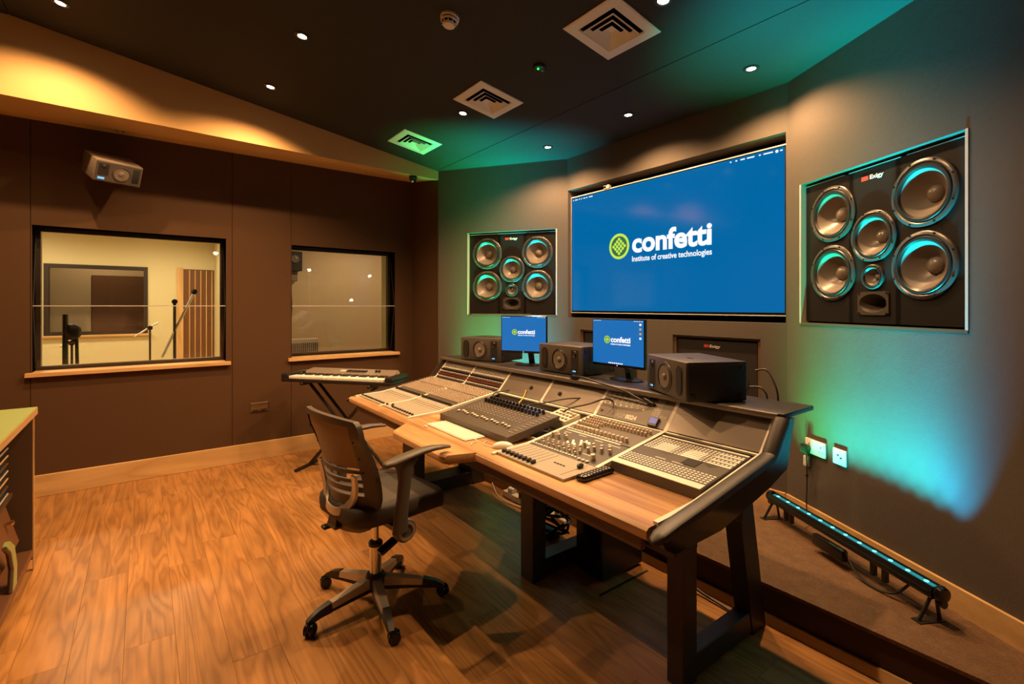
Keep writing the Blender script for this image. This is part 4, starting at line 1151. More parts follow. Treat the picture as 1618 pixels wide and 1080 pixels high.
def desktop_screen(c, ang, w, h, z0, lab, icons):
    t = thing('computer_monitor', lab, 'monitor', c, R(ang), 'computer screens on the console')
    zb_ = z0 - c[2]
    MB().bbox(-w/2, w/2, 0.0, 0.022, zb_, zb_+h, 0.003, 1).build('housing', 'black_gloss', t)
    MB().box(-w/2+0.007, w/2-0.007, -0.0012, 0.002, zb_+0.016, zb_+h-0.007).build('screen', 'screen_blue_small', t)
    confetti(t, 0.0, zb_+h*0.56, -0.0012, w*0.50)
    m = MB()
    for k in range(5): m.box(-w/2+0.012+k*0.013, -w/2+0.020+k*0.013, -0.0018, -0.001, zb_+h-0.013, zb_+h-0.010)
    for k in range(4): m.box(w/2-0.075+k*0.017, w/2-0.063+k*0.017, -0.0018, -0.001, zb_+h-0.013, zb_+h-0.010)
    m.build('menu_bar_marks', 'screen_white', t, kind='stuff')
    if icons:
        for k in range(4):
            MB().box(w/2-0.036, w/2-0.022, -0.0018, -0.001, zb_+h-0.036-k*0.026, zb_+h-0.024-k*0.026).build('desktop_icon', ('screen_white', 'icon_amber', 'icon_amber', 'screen_white')[k], t)
        m = MB()
        for k in range(8): m.box(-0.066+k*0.014, -0.056+k*0.014, -0.0018, -0.001, zb_+0.018, zb_+0.025)
        m.build('dock_icons', 'screen_white', t, kind='stuff')
    m = MB(); m.prism([(0.02, 0.022, zb_+0.07), (0.055, 0.022, zb_+0.07), (0.065, 0.05, 0.01), (0.025, 0.05, 0.01)], (0, 0.022, 0)); m.build('stand_neck', 'black_gloss', t, smooth=False)
    MB().lathe([(0.115, 0.0), (0.115, 0.006), (0.10, 0.010), (0.02, 0.014), (0.0001, 0.014)], (0.03, 0.045, 0), (0,0,1), 28, sy=0.62).build('stand_base', 'black_gloss', t)
    MB().cyl((0.0, -0.0005, zb_+0.009), (0.0, -0.0015, zb_+0.009), 0.003, n=8).build('power_light', 'screen_white', t)
    return t
desktop_screen((-2.805, 2.235, ZS), 29.0, 0.365, 0.275, 1.102, 'computer screen nearest the left wall loudspeaker, blue desktop', False)
desktop_screen((-1.915, 2.235, ZS), 0.0, 0.397, 0.285, 1.088, 'computer screen with a column of desktop icons beside the rightmost desk speaker', True)

# ------------------------------------------------------------------ things on the desk
t = thing('fader_controller', 'flat black fader controller with rows of knobs leaning on the desk', 'controller', (-2.285, 1.445, 0.7565))
Wc, Dc = 0.69, 0.350
def ctop(x, y, up=0.0): return Vector((x, y, 0.038 + y*0.175 + up))
m = MB(); m.add([(-Wc/2,0,0.0), (Wc/2,0,0.0), (Wc/2,Dc,0.060), (-Wc/2,Dc,0.060), ctop(-Wc/2,0), ctop(Wc/2,0), ctop(Wc/2,Dc), ctop(-Wc/2,Dc)],
    [(3,2,1,0), (4,5,6,7), (0,1,5,4), (1,2,6,5), (2,3,7,6), (3,0,4,7)])
m.build('body', 'speaker_grey', t, smooth=False)
for sx in (-0.27, 0.27): MB().bbox(sx-0.02, sx+0.02, 0.29, 0.32, 0.016, 0.054, 0.003, 1).build('rear_foot', 'black_plastic', t)
kb_ = MB(); kblu = MB(); bt = MB(); sl = MB()
for k in range(16):
    x = -0.265 + k*0.0335
    for yy in (0.285, 0.325):
        p = ctop(x+(0.006 if yy > 0.3 else 0), yy)
        (kb_ if k < 11 or yy < 0.3 and k < 12 else kblu).cyl(p, p+Vector((0,-0.004,0.024)), 0.0105, 0.009, n=9)
    for yy, ww in ((0.255, 0.009), (0.235, 0.009), (0.215, 0.006), (0.195, 0.009), (0.178, 0.006), (0.16, 0.009)):
        p = ctop(x, yy); bt.box(p.x-ww/2, p.x+ww/2, p.y-0.004, p.y+0.004, p.z-0.001, p.z+0.004)
    a, b_ = ctop(x, 0.06), ctop(x, 0.148)
    sl.add([a+Vector((-0.001,0,0.0005)), a+Vector((0.001,0,0.0005)), b_+Vector((0.001,0,0.0005)), b_+Vector((-0.001,0,0.0005))], [(0,1,2,3)])
    p = ctop(x, 0.085 + 0.006*((k*5) % 3))
    MB().bbox(p.x-0.0055, p.x+0.0055, p.y-0.010, p.y+0.010, p.z+0.001, p.z+0.012, 0.003, 1).build('fader_cap', 'knob_silver', t)
for k in range(10):
    for j in range(3):
        p = ctop(0.295+0.014*j, 0.05+k*0.028); bt.box(p.x-0.004, p.x+0.004, p.y-0.004, p.y+0.004, p.z-0.001, p.z+0.004)
for k in range(5):
    p = ctop(-0.325+0.0*k, 0.03+k*0.03); bt.box(p.x-0.003, p.x+0.003, p.y-0.003, p.y+0.003, p.z-0.001, p.z+0.003)
kb_.build('rotary_knobs', 'knob_black', t, kind='stuff'); kblu.build('blue_lit_knobs', 'knob_blue_lit', t, kind='stuff')
bt.build('push_buttons', 'print_dim', t, kind='stuff'); sl.build('fader_slots', 'black_matte', t, kind='stuff')

t = thing('computer_keyboard', 'slim white computer keyboard in front of the fader controller', 'keyboard', (-2.345, 1.316, 0.7555), R(-1))
MB().bbox(-0.216, 0.216, 0.0, 0.125, 0.0, 0.008, 0.002, 1).build('body', 'white_plastic', t)
kk = MB()
for r_ in range(6):
    y0_ = 0.006+r_*0.0195; n_ = 20
    for k in range(n_):
        if r_ == 0 and 4 < k < 10: continue
        x = -0.211+k*0.0211
        kk.box(x+0.001, x+0.0195, y0_+0.001, y0_+0.0175, 0.0078, 0.0102)
    if r_ == 0: kk.box(-0.211+5*0.0211, -0.211+10*0.0211-0.0015, y0_+0.001, y0_+0.0175, 0.0078, 0.0102)
kk.build('keys', 'key_white', t, kind='stuff', smooth=False)
MB().bbox(-0.195, -0.165, -0.030, -0.016, 0.0, 0.006, 0.002, 1).build('loose_plug', 'white_plastic', t)
cb = MB(); cb.tube(smoothpath([(0.214, 0.055, 0.004), (0.24, 0.060, 0.003), (0.262, 0.04, 0.003), (0.27, 0.01, 0.003), (0.30, -0.01, 0.003)]), 0.002, 6); cb.build('keyboard_cable', 'cable_white', t)
t = thing('computer_mouse', 'white rounded computer mouse beside the white keyboard', 'mouse', (-1.925, 1.405, 0.7555), R(52))
secs = []
for k in range(9):
    y_ = -0.054 + k*0.0135; q = math.sqrt(max(0.02, 1-((y_)/0.056)**2)); ring_ = []
    for i in range(14):
        a = 2*math.pi*i/14; ring_.append((y_, 0.029*q*math.cos(a), 0.0005+max(0.0, 0.030*q*(0.25+math.sin(a)) / 1.25)))
    secs.append(ring_)
MB().sweep(secs).build('shell', 'white_plastic', t, ang=60)
cb = MB(); cb.tube(smoothpath([(0.05, 0, 0.004), (0.085, -0.01, 0.003), (0.115, -0.035, 0.003), (0.14, -0.08, 0.003)]), 0.002, 6); cb.tube(smoothpath([(-0.052, 0.0, 0.004), (-0.085, 0.03, 0.003), (-0.10, 0.07, 0.003), (-0.085, 0.10, 0.003)]), 0.002, 6)
cb.build('mouse_cable', 'cable_white', t, kind='stuff')
t = thing('talkback_unit', 'small cream control box with buttons behind the fader controller', 'control box', (-1.978, 1.862, 0.7785), R(-8))
m = MB(); m.add([(-0.095,-0.055,0), (0.088,-0.055,0), (0.088,0.048,0), (-0.095,0.048,0), (-0.095,-0.055,0.052), (0.088,-0.055,0.052), (0.088,0.048,0.080), (-0.095,0.048,0.080)], [(3,2,1,0), (4,5,6,7), (0,1,5,4), (1,2,6,5), (2,3,7,6), (3,0,4,7)])
m.build('body', 'beige_plastic', t, smooth=False)
m = MB()
for i in range(5):
    for j in range(3):
        x = -0.06+i*0.032; y_ = -0.032+j*0.03; z_ = 0.052+(y_+0.055)*0.272; m.box(x-0.008, x+0.008, y_-0.006, y_+0.006, z_, z_+0.004)
m.build('buttons', 'panel_grey', t, kind='stuff')
MB().cyl((0.072, 0.015, 0.068), (0.072, 0.015, 0.084), 0.010, n=14).build('dial', 'knob_silver', t)
t = thing('remote_control', 'glossy black remote control lying beside the patch bay', 'remote control', (-1.371, 1.468, 0.7555), R(2))
MB().bbox(-0.024, 0.024, -0.095, 0.095, 0.0, 0.024, 0.009, 3).build('body', 'black_gloss', t)
m = MB()
for i in range(3):
    for j in range(9):
        m.bbox(-0.0145+i*0.0145-0.0045, -0.0145+i*0.0145+0.0045, -0.078+j*0.018-0.004, -0.078+j*0.018+0.004, 0.0235, 0.0262, 0.001, 1)
m.build('buttons', 'print_dim', t, kind='stuff')

# loose cables on the console
def cable(name, pts, r, mat, lab, n=7):
    c = Vector(pts[0])
    m = MB(Matrix.Translation(-c)); m.tube(smoothpath(pts, 8), r, n)
    o = m.build(name, mat); o.location = c
    return tag(o, lab, 'cable')
cable('yellow_cable', [(-2.50, 2.015, 0.895), (-2.49, 1.99, 0.862), (-2.475, 1.95, 0.835), (-2.46, 1.90, 0.815), (-2.44, 1.86, 0.795)], 0.004, 'cable_yellow', 'short yellow cable leaning against the blank console panel')
cable('signal_cable', [(-1.795, 2.065, 0.925), (-1.80, 2.00, 0.945), (-1.86, 1.94, 0.915), (-1.95, 1.90, 0.885), (-2.00, 1.875, 0.856)], 0.0045, 'cable_black', 'black cable from the console panel to the cream control box')
cable('signal_cable', [(-2.02, 2.052, 0.91), (-2.10, 1.99, 0.90), (-2.22, 1.94, 0.865), (-2.34, 1.90, 0.835), (-2.42, 1.855, 0.80)], 0.004, 'cable_black', 'thin black cable running down the blank panel behind the fader controller')
cable('signal_cable', [(-2.66, 2.03, 0.872), (-2.70, 1.96, 0.865), (-2.68, 1.88, 0.86), (-2.62, 1.84, 0.83), (-2.60, 1.87, 0.79)], 0.004, 'cable_black', 'black cable curling at the far corner of the fader controller')
o = cable('adapter_cable', [(-2.13, 2.07, 1.02), (-2.02, 2.04, 1.035), (-1.86, 2.03, 1.020), (-1.70, 2.035, 1.0), (-1.60, 2.05, 0.965), (-1.545, 2.06, 0.955)], 0.005, 'cable_black', 'black adapter cable draped from the console shelf over the meter panel')
MB().bbox(-0.005, 0.055, -0.014, 0.014, -0.010, 0.012, 0.006, 2).build('adapter_plug', 'black_gloss', o)
MB().cyl((0.545, -0.010, -0.052), (0.60, -0.002, -0.072), 0.011, 0.008, n=12).build('jack_plug', 'black_plastic', o)
cable('speaker_cable', [(-1.155, 2.345, 1.14), (-1.11, 2.36, 1.145), (-1.07, 2.345, 1.10), (-1.045, 2.33, 1.05), (-1.04, 2.325, 1.014)], 0.0045, 'cable_black', 'black cable looping from the back of the rightmost desk speaker')
cable('power_cable', [(-1.175, 2.33, 1.06), (-1.13, 2.34, 1.062), (-1.10, 2.335, 1.04), (-1.09, 2.33, 1.014)], 0.0045, 'cable_black', 'lower black cable at the back of the rightmost desk speaker')

# ------------------------------------------------------------------ office chair
ch = thing('office_chair', 'grey mesh swivel chair with silver accents in front of the console', 'chair', (-2.295, 0.905, 0.0), R(8))
MB().lathe([(0.045, 0.075), (0.050, 0.085), (0.050, 0.135), (0.040, 0.150), (0.0001, 0.150)], n=24).build('hub', 'black_plastic', ch)
MB().lathe([(0.029, 0.145), (0.029, 0.285), (0.027, 0.287), (0.0001, 0.287)], n=24).build('column_sleeve', 'chrome', ch)
MB().lathe([(0.034, 0.285), (0.034, 0.300), (0.028, 0.306), (0.0001, 0.306)], n=24).build('column_collar', 'black_plastic', ch)
MB().cyl((0,0,0.30), (0,0,0.43), 0.015, n=18).build('gas_lift', 'chrome', ch)
for k in range(5):
    a = R(-90+72*k); T = Matrix.Rotation(a, 4, 'Z')
    def sec(x, w, z0, z1): return [T @ Vector(p) for p in ((x,-w,z0), (x,w,z0), (x,w*0.8,z1), (x,-w*0.8,z1))]
    m = MB(); m.sweep([sec(0.03, 0.026, 0.095, 0.140), sec(0.13, 0.024, 0.090, 0.122), sec(0.225, 0.019, 0.078, 0.104)])
    lg = m.build('base_leg', 'silver_plastic', ch)
    m = MB(); m.sweep([sec(0.03, 0.028, 0.078, 0.097), sec(0.13, 0.025, 0.073, 0.092), sec(0.225, 0.020, 0.066, 0.080), sec(0.23, 0.021, 0.064, 0.106), sec(0.285, 0.017, 0.058, 0.092), sec(0.312, 0.016, 0.050, 0.078), sec(0.335, 0.014, 0.048, 0.062)])
    m.build('leg_tip', 'black_plastic', lg)
    m = MB()
    Tw = T @ Matrix.Translation((0.325, 0.012, 0)) @ Matrix.Rotation(R(35+50*k), 4, 'Z')
    for s in (-1, 1): m.lathe([(0.012, 0.004), (0.024, 0.004), (0.0275, 0.008), (0.0275, 0.018), (0.022, 0.022), (0.0001, 0.022)], (0, 0, 0.0277), (0, s, 0), 20, T=Tw)
    m.bbox(-0.020, 0.024, -0.006, 0.006, 0.022, 0.056, 0.004, 1, T=Tw); m.cyl((0,0,0.05), (0,0,0.062), 0.007, n=10, T=T @ Matrix.Translation((0.325, 0.006, 0)))
    m.build('caster', 'black_gloss', lg)
MB().bbox(-0.09, 0.09, -0.12, 0.12, 0.425, 0.470, 0.01, 2).build('tilt_mechanism', 'black_plastic', ch)
m = MB(); m.tube([(0.09, 0.02, 0.44), (0.20, 0.0, 0.43), (0.245, -0.02, 0.415)], 0.006, 8); m.build('lever', 'black_plastic', ch)
MB().bbox(-0.022, 0.022, -0.045, 0.045, -0.011, 0.011, 0.008, 2, T=Matrix.Translation((0.235, -0.075, 0.385)) @ Matrix.Rotation(R(24), 4, 'X')).build('lever_paddle', 'black_gloss', ch)
m = MB(); m.tube([(-0.05, -0.10, 0.44), (-0.07, -0.20, 0.425)], 0.006, 8); m.bbox(-0.09, -0.05, -0.235, -0.195, 0.412, 0.428, 0.006, 2); m.build('tension_knob', 'black_plastic', ch)
# seat cushion
secs = []
def seat_outline(sc, dz, z):
    pts = []
    for i in range(32):
        a = 2*math.pi*i/32; c_, s_ = math.cos(a), math.sin(a); e = 0.42
        x = 0.245*sc*(abs(c_)**e)*(1 if c_ >= 0 else -1); yv = 0.035+0.255*sc*(abs(s_)**e)*(1 if s_ >= 0 else -1)
        droop = -0.030*max(0.0, (yv-0.15)/0.14)**2 * dz
        pts.append((x*(1.0 if yv > 0 else 0.94), yv, z+droop))
    return pts
secs = [seat_outline(0.90, 1, 0.470), seat_outline(0.985, 1, 0.482), seat_outline(1.0, 1, 0.515), seat_outline(0.985, 1, 0.546), seat_outline(0.93, 1, 0.560), seat_outline(0.6, 0.6, 0.560), seat_outline(0.15, 0.3, 0.556)]
MB().sweep(secs).build('seat', 'seat_mesh', ch, ang=60)
# backrest shell
def back_w(t):
    ks = [(0, 0.130), (0.03, 0.165), (0.08, 0.192), (0.16, 0.210), (0.30, 0.220), (0.55, 0.236), (0.80, 0.256), (0.92, 0.262), (0.97, 0.257), (1.0, 0.238)]
    for (a, x), (b_, y_) in zip(ks, ks[1:]):
        if a <= t <= b_: return lerp(x, y_, (t-a)/(b_-a))
    return ks[-1][1]
def back_pt(s, t, off=0.0):
    z = 0.432 + 0.528*t
    y0_ = -0.172 - 0.012*math.sin(math.pi*min(1, t/0.8)) - 0.125*max(0, t-0.30)
    wrap = 0.045 + 0.055*math.sin(math.pi*min(1, max(0, t/0.85))) 
    return Vector((s*back_w(t), y0_ + wrap*s*s - off, z + 0.012*(1-s*s)*(1 if t > 0.9 else 0)*(t-0.9)*10))
def back_part(name, mat, cells, th, off=0.0, ang=50):
    nS, nT = 28, 60; used = {}
    m = MB(); sol = set()
    for i in range(nS):
        for j in range(nT):
            s = -1+2*(i+0.5)/nS; t_ = (j+0.5)/nT
            if cells(s, t_): sol.add((i, j))
    P = lambda i, j, o_: back_pt(-1+2*i/nS, j/nT, o_)
    for i, j in sol:
        f = [P(i,j,off), P(i+1,j,off), P(i+1,j+1,off), P(i,j+1,off)]; g = [P(i,j,off+th), P(i+1,j,off+th), P(i+1,j+1,off+th), P(i,j+1,off+th)]
        m.add(f, [(0,1,2,3)]); m.add(g, [(3,2,1,0)])
        if (i-1, j) not in sol: m.add([f[0], f[3], g[3], g[0]], [(0,1,2,3)])
        if (i+1, j) not in sol: m.add([f[1], f[2], g[2], g[1]], [(0,1,2,3)])
        if (i, j-1) not in sol: m.add([f[0], f[1], g[1], g[0]], [(0,1,2,3)])
        if (i, j+1) not in sol: m.add([f[3], f[2], g[2], g[3]], [(0,1,2,3)])
    return m.build(name, mat, ch, ang=ang)
back_part('back_frame', 'chair_plastic', lambda s, t: abs(s) > 0.80 - 0.25*max(0, 0.22-t)*2 or t > 0.945 or t < 0.085 or (abs(s) > 0.50 and t < 0.20) or (0.205 <= t < 0.335), 0.024)
back_part('back_mesh', 'back_mesh', lambda s, t: abs(s) < 0.80 and 0.585 < t < 0.945, 0.006, 0.010)
for a in (0.365, 0.445, 0.525):
    back_part('lumbar_slat', 'chair_plastic', lambda s, t, a=a: abs(s) < 0.80 and a < t < a+0.045, 0.012, 0.012)
secs = []
for k in range(17):
    q = -1+2*k/16
    s = 0.72*math.sin(q*math.pi/2)*(1 if abs(q) < 0.95 else 1); t_ = 0.165 + 0.36*abs(q)**2.2
    c0 = back_pt(s, t_, 0.040); wv = 0.021
    tang = (back_pt(0.72*math.sin(min(1, q+0.06)*math.pi/2), 0.165+0.36*abs(min(1, q+0.06))**2.2, 0.034) - back_pt(0.72*math.sin(max(-1, q-0.06)*math.pi/2), 0.165+0.36*abs(max(-1, q-0.06))**2.2, 0.034)).normalized()
    nrm = Vector((0, -1, 0)); sd = tang.cross(nrm).normalized()
    secs.append([c0+sd*wv+nrm*-0.006, c0-sd*wv+nrm*-0.006, c0-sd*wv*0.8+nrm*0.006, c0+sd*wv*0.8+nrm*0.006])
MB().sweep(secs).build('silver_brace', 'silver_plastic', ch, label='curved silver brace')
m = MB(); m.bbox(-0.045, 0.045, -0.225, -0.05, 0.440, 0.462, 0.006, 1); m.prism([(-0.04, -0.225, 0.44), (0.04, -0.225, 0.44), (0.03, -0.205, 0.56), (-0.03, -0.205, 0.56)], (0, 0.02, 0)); m.build('back_bracket', 'black_plastic', ch, kind='stuff')
m = MB()
for s in (-0.84, 0.84):
    for tt in (0.55, 0.68, 0.83): p = back_pt(s, tt, 0.024); m.cyl(p, p+Vector((0,-0.003,0)), 0.005, n=8)
m.build('back_screws', 'black_matte', ch, kind='stuff')
for s in (-1, 1):
    xa_ = s*0.292
    m = MB(); m.lathe([(0.048, -0.022), (0.052, -0.014), (0.052, 0.012), (0.047, 0.020), (0.0001, 0.020)], (s*0.278, -0.015, 0.452), (s,0,0), 28)
    dk = m.build('arm_joint', 'chair_plastic', ch)
    MB().ring([(0.030, 0.018), (0.042, 0.018), (0.042, 0.024), (0.030, 0.024)], (s*0.278, -0.015, 0.452), (s,0,0), 28).build('joint_ring', 'silver_plastic', dk)
    m = MB(); m.bbox(s*0.16-0.10, s*0.16+0.10, -0.045, 0.015, 0.435, 0.466, 0.006, 1); m.build('arm_support', 'black_plastic', ch)
    secs = []
    for (y_, z_, wx, wy) in ((-0.015, 0.455, 0.020, 0.040), (-0.012, 0.52, 0.019, 0.036), (-0.002, 0.60, 0.018, 0.032), (0.008, 0.68, 0.018, 0.034), (0.010, 0.735, 0.020, 0.045), (0.012, 0.768, 0.024, 0.075)):
        secs.append([(xa_+wx*math.cos(2*math.pi*i/12), y_-0.03+wy*math.sin(2*math.pi*i/12), z_) for i in range(12)])
    MB().sweep(secs).build('arm_post', 'chair_plastic', ch, ang=60)
    secs = []
    for (y_, z_, w_, h_) in ((-0.125, 0.762, 0.012, 0.006), (-0.118, 0.764, 0.026, 0.011), (-0.09, 0.768, 0.034, 0.013), (-0.03, 0.779, 0.035, 0.014), (0.06, 0.790, 0.031, 0.013), (0.13, 0.790, 0.026, 0.012), (0.19, 0.784, 0.021, 0.010), (0.225, 0.778, 0.014, 0.007)):
        secs.append([(xa_+w_*(abs(math.cos(a))**0.7)*(1 if math.cos(a) >= 0 else -1), y_, z_+h_*math.sin(a)) for a in [2*math.pi*i/14 for i in range(14)]])
    MB().sweep(secs).build('arm_pad', 'chair_plastic', ch, ang=60)

# ------------------------------------------------------------------ stage keyboard on its stand
KA = math.atan2(0.65, 0.825)
kx, ky = Vector((math.cos(KA), math.sin(KA), 0)), Vector((-math.sin(KA), math.cos(KA), 0))
KC = Vector((-4.255, 1.311, 0)) + ky*0.16
st = thing('keyboard_stand', 'black folding cross stand under the stage keyboard', 'stand', KC, KA)
for yy, nm in ((-0.055, 'brace'), (0.055, 'brace')):
    m = MB(); m.tube([(-0.33, yy, 0.765), (0.36, yy, 0.02)], 0.014, 8); m.build('cross_bar', 'black_plastic', st)
m = MB(); m.tube([(0.33, 0.0, 0.765), (-0.36, 0.0, 0.02)], 0.016, 8); m.build('cross_bar', 'black_plastic', st)
MB().cyl((0, -0.08, 0.40), (0, 0.08, 0.40), 0.022, n=14).build('pivot', 'chrome', st)
for x in (-0.36, 0.36):
    m = MB(); m.tube([(x, -0.20, 0.015), (x, 0.20, 0.015)], 0.014, 8); m.build('foot_bar', 'black_plastic', st)
for x in (-0.33, 0.33):
    m = MB(); m.bbox(x-0.018, x+0.018, -0.17, 0.17, 0.752, 0.778, 0.006, 1); m.build('top_bar', 'black_plastic', st)
pk = thing('stage_keyboard', 'grey stage keyboard with white and black keys by the left wall', 'keyboard', KC+Vector((0,0,0.7785)), KA)
m = MB(); m.bbox(-0.54, 0.54, -0.165, 0.165, 0.0, 0.030, 0.008, 2); m.build('base', 'black_plastic', pk)
m = MB(); m.add([(-0.48,0.0,0.028), (0.48,0.0,0.028), (0.48,0.16,0.028), (-0.48,0.16,0.028), (-0.47,0.01,0.062), (0.47,0.01,0.062), (0.44,0.155,0.092), (-0.44,0.155,0.092)], [(3,2,1,0), (4,5,6,7), (0,1,5,4), (1,2,6,5), (2,3,7,6), (3,0,4,7)])
m.build('control_panel', 'grey_speaker', pk, smooth=False)
for s in (-1, 1):
    MB().bbox(s*0.51-0.035, s*0.51+0.035, -0.16, 0.155, 0.025, 0.072, 0.012, 2).build('end_block', 'black_plastic', pk)
wk = MB(); bk = MB()
n_ = 36; x0_, x1_ = -0.465, 0.465; kw = (x1_-x0_)/n_
for k in range(n_):
    wk.bbox(x0_+k*kw+0.0006, x0_+(k+1)*kw-0.0006, -0.155, 0.005, 0.030, 0.052, 0.002, 1)
    if k % 7 not in (2, 6) and k < n_-1: bk.box(x0_+(k+1)*kw-0.007, x0_+(k+1)*kw+0.007, -0.065, 0.004, 0.052, 0.064)
wk.build('white_keys', 'key_white', pk, kind='stuff'); bk.build('black_keys', 'knob_black', pk, kind='stuff')
MB().box(-0.10, 0.14, 0.070, 0.115, 0.0745, 0.0845).build('display', 'print_white', pk)
sl = MB()
for k in range(9): sl.box(-0.02+k*0.022, -0.012+k*0.022, 0.045, 0.10, 0.079, 0.090)
sl.build('sliders', 'knob_black', pk, kind='stuff')
for k in range(2): MB().cyl((0.26+k*0.03, 0.085, 0.075), (0.26+k*0.03, 0.085, 0.096), 0.011, n=12).build('dial', 'knob_black', pk)
MB().cyl((-0.425, 0.0, 0.052), (-0.425, 0.0, 0.080), 0.015, n=14).build('joystick', 'knob_black', pk)

# ------------------------------------------------------------------ rack cabinet at the left edge
cx0, cx1, cy0, cy1, ch_ = -3.735, -2.28, -1.10, -0.48, 0.89
cab = thing('rack_cabinet', 'wooden equipment cabinet with a pale green top at the left edge', 'cabinet', ((cx0+cx1)/2, (cy0+cy1)/2, 0))
QM = Matrix.Translation(-Vector(((cx0+cx1)/2, (cy0+cy1)/2, 0)))
q = lambda: MB(QM)
q().bbox(cx0-0.012, cx1+0.012, cy0, cy1+0.014, ch_-0.040, ch_-0.003, 0.002, 1).build('top_board', 'oak', cab)
q().box(cx0-0.011, cx1+0.011, cy0, cy1+0.013, ch_-0.003, ch_).build('top_surface', 'green_laminate', cab)
for a, b_ in ((cx0, cx0+0.022), (cx1-0.022, cx1)):
    q().box(a, b_, cy0, cy1-0.003, 0.06, ch_-0.041).build('side_board', 'apron_brown', cab)
    q().box(a, b_, cy1-0.003, cy1+0.002, 0.0, ch_-0.041).build('edge_strip', 'oak_z', cab)
q().box(cx0+0.022, cx1-0.022, cy0, cy0+0.012, 0.06, ch_-0.041).build('back_board', 'apron_brown', cab)
q().bbox(cx0+0.022, cx1-0.022, cy0+0.012, cy1, 0.085, 0.115, 0.003, 1).build('bottom_shelf', 'door_panel', cab)
q().box(cx0+0.03, cx1-0.03, cy0+0.02, cy1-0.05, 0.0, 0.085).build('plinth', 'riser_dark', cab)
q().box(cx0+0.022, cx1-0.022, cy0+0.012, cy1-0.08, 0.425, 0.445).build('middle_shelf', 'apron_brown', cab)
tr = thing('rack_unit', 'rack of ribbed metal equipment in the upper part of the cabinet', 'equipment', ((cx0+cx1)/2, cy1-0.25, 0.4455))
MB().box(-0.56, 0.62, -0.15, 0.15, 0.0, 0.36).build('case', 'black_matte', tr)
for k in range(9):
    u_ = MB().bbox(-0.57, 0.62, 0.15, 0.170, 0.012+k*0.039, 0.043+k*0.039, 0.004, 1).build('unit_front', 'black_matte', tr)
    MB().bbox(-0.57, 0.62, 0.170, 0.176, 0.030+k*0.039, 0.040+k*0.039, 0.003, 1).build('unit_rail', ('aluminium', 'apron_brown', 'oak')[k % 3], u_)
td = thing('storage_chest', 'dark wooden chest with a brass knob in the lower part of the cabinet', 'chest', ((cx0+cx1)/2+0.02, cy1-0.26, 0.1155))
m = MB(); m.prism([(-0.62, 0.16, 0.0), (-0.62, 0.22, 0.10), (-0.62, 0.17, 0.29), (-0.62, -0.20, 0.29), (-0.62, -0.20, 0.0)], (1.24, 0, 0)); m.build('body', 'door_panel', td, smooth=False)
MB().lathe([(0.008, 0), (0.008, 0.012), (0.016, 0.018), (0.014, 0.028), (0.0001, 0.032)], (-0.50, 0.19, 0.235), (0, 1, 0.2), 14).build('knob', 'brass', td)
tg = thing('curved_panel', 'curved green-faced board leaning in the bottom of the cabinet', 'board', ((cx0+cx1)/2-0.25, cy1-0.022, 0.1155))
m = MB(); m.prism([(-0.05, 0.0, 0.0), (0.05, 0.0, 0.0), (0.02, 0.0, 0.10), (0.08, 0.0, 0.20), (0.16, 0.0, 0.25), (0.10, 0.0, 0.26), (0.0, 0.0, 0.20), (-0.06, 0.0, 0.09)], (0, 0.018, 0)); m.build('panel', 'green_laminate', tg, smooth=False)
m = MB(); m.tube([(0.05, 0.009, 0.0), (0.02, 0.009, 0.10), (0.08, 0.009, 0.20), (0.16, 0.009, 0.25)], 0.010, 8); m.build('wood_edging', 'apron_brown', tg)

# ------------------------------------------------------------------ speaker and plates on the walls
fy, fp = R(21), R(25)
ws = thing('wall_speaker', 'grey loudspeaker tilted down on a bracket above the big window', 'loudspeaker', (-4.80, -0.165, 2.395), 0)
T = Matrix.Rotation(fy, 4, 'Z') @ Matrix.Rotation(fp, 4, 'Y')     # local +x forward, pitched down
MB().bbox(-0.24, 0.02, -0.148, 0.148, -0.005, 0.155, 0.006, 2, T=T).build('cabinet', 'grey_speaker', ws)
MB().bbox(0.016, 0.028, -0.142, 0.142, 0.0, 0.150, 0.005, 1, T=T).build('front_baffle', 'speaker_grey', ws)
def tl(p): return T @ Vector(p)
fw_ = T.to_3x3() @ Vector((1,0,0))
w = MB().ring([(0.048, 0.0), (0.057, 0.0), (0.056, 0.006), (0.050, 0.007)], tl((0.028, 0.015, 0.075)), fw_, 28).build('woofer', 'driver_ring', ws)
MB().lathe([(0.050, 0.003), (0.032, 0.0015), (0.018, 0.001), (0.016, 0.010), (0.0001, 0.014)], tl((0.028, 0.015, 0.075)), fw_, 24).build('cone', 'cone', w)
MB().bbox(0.027, 0.031, 0.085, 0.128, 0.020, 0.130, 0.006, 2, T=T).build('port_slot', 'black_matte', ws)
MB().bbox(0.027, 0.030, -0.130, -0.065, 0.045, 0.135, 0.002, 1, T=T).build('tweeter_plate', 'speaker_black', ws)
MB().lathe([(0.017, 0.0), (0.013, 0.004), (0.0001, 0.008)], tl((0.030, -0.098, 0.110)), fw_, 20).build('tweeter', 'rubber', ws)
MB().box(0.028, 0.0305, -0.125, -0.085, 0.014, 0.030, T=T).build('badge_light', 'badge_blue', ws)
m = MB(); m.bbox(-0.32+0.006, -0.32+0.022, -0.06, 0.06, 0.05, 0.17, 0.003, 1); m.tube([(-0.305, 0.0, 0.11), (-0.24, -0.03, 0.165), (-0.17, -0.06, 0.16)], 0.012, 8); m.bbox(-0.22, -0.13, -0.09, -0.03, 0.20, 0.235, 0.004, 1)
m.tube([(-0.24, -0.03, 0.165), (-0.19, -0.06, 0.22)], 0.010, 8)
m.build('wall_bracket', 'steel_brown', ws, kind='stuff')
wp = thing('wall_socket', 'brushed metal double socket low on the left wall', 'socket', (XL+0.0005, 0.878, 0.495))
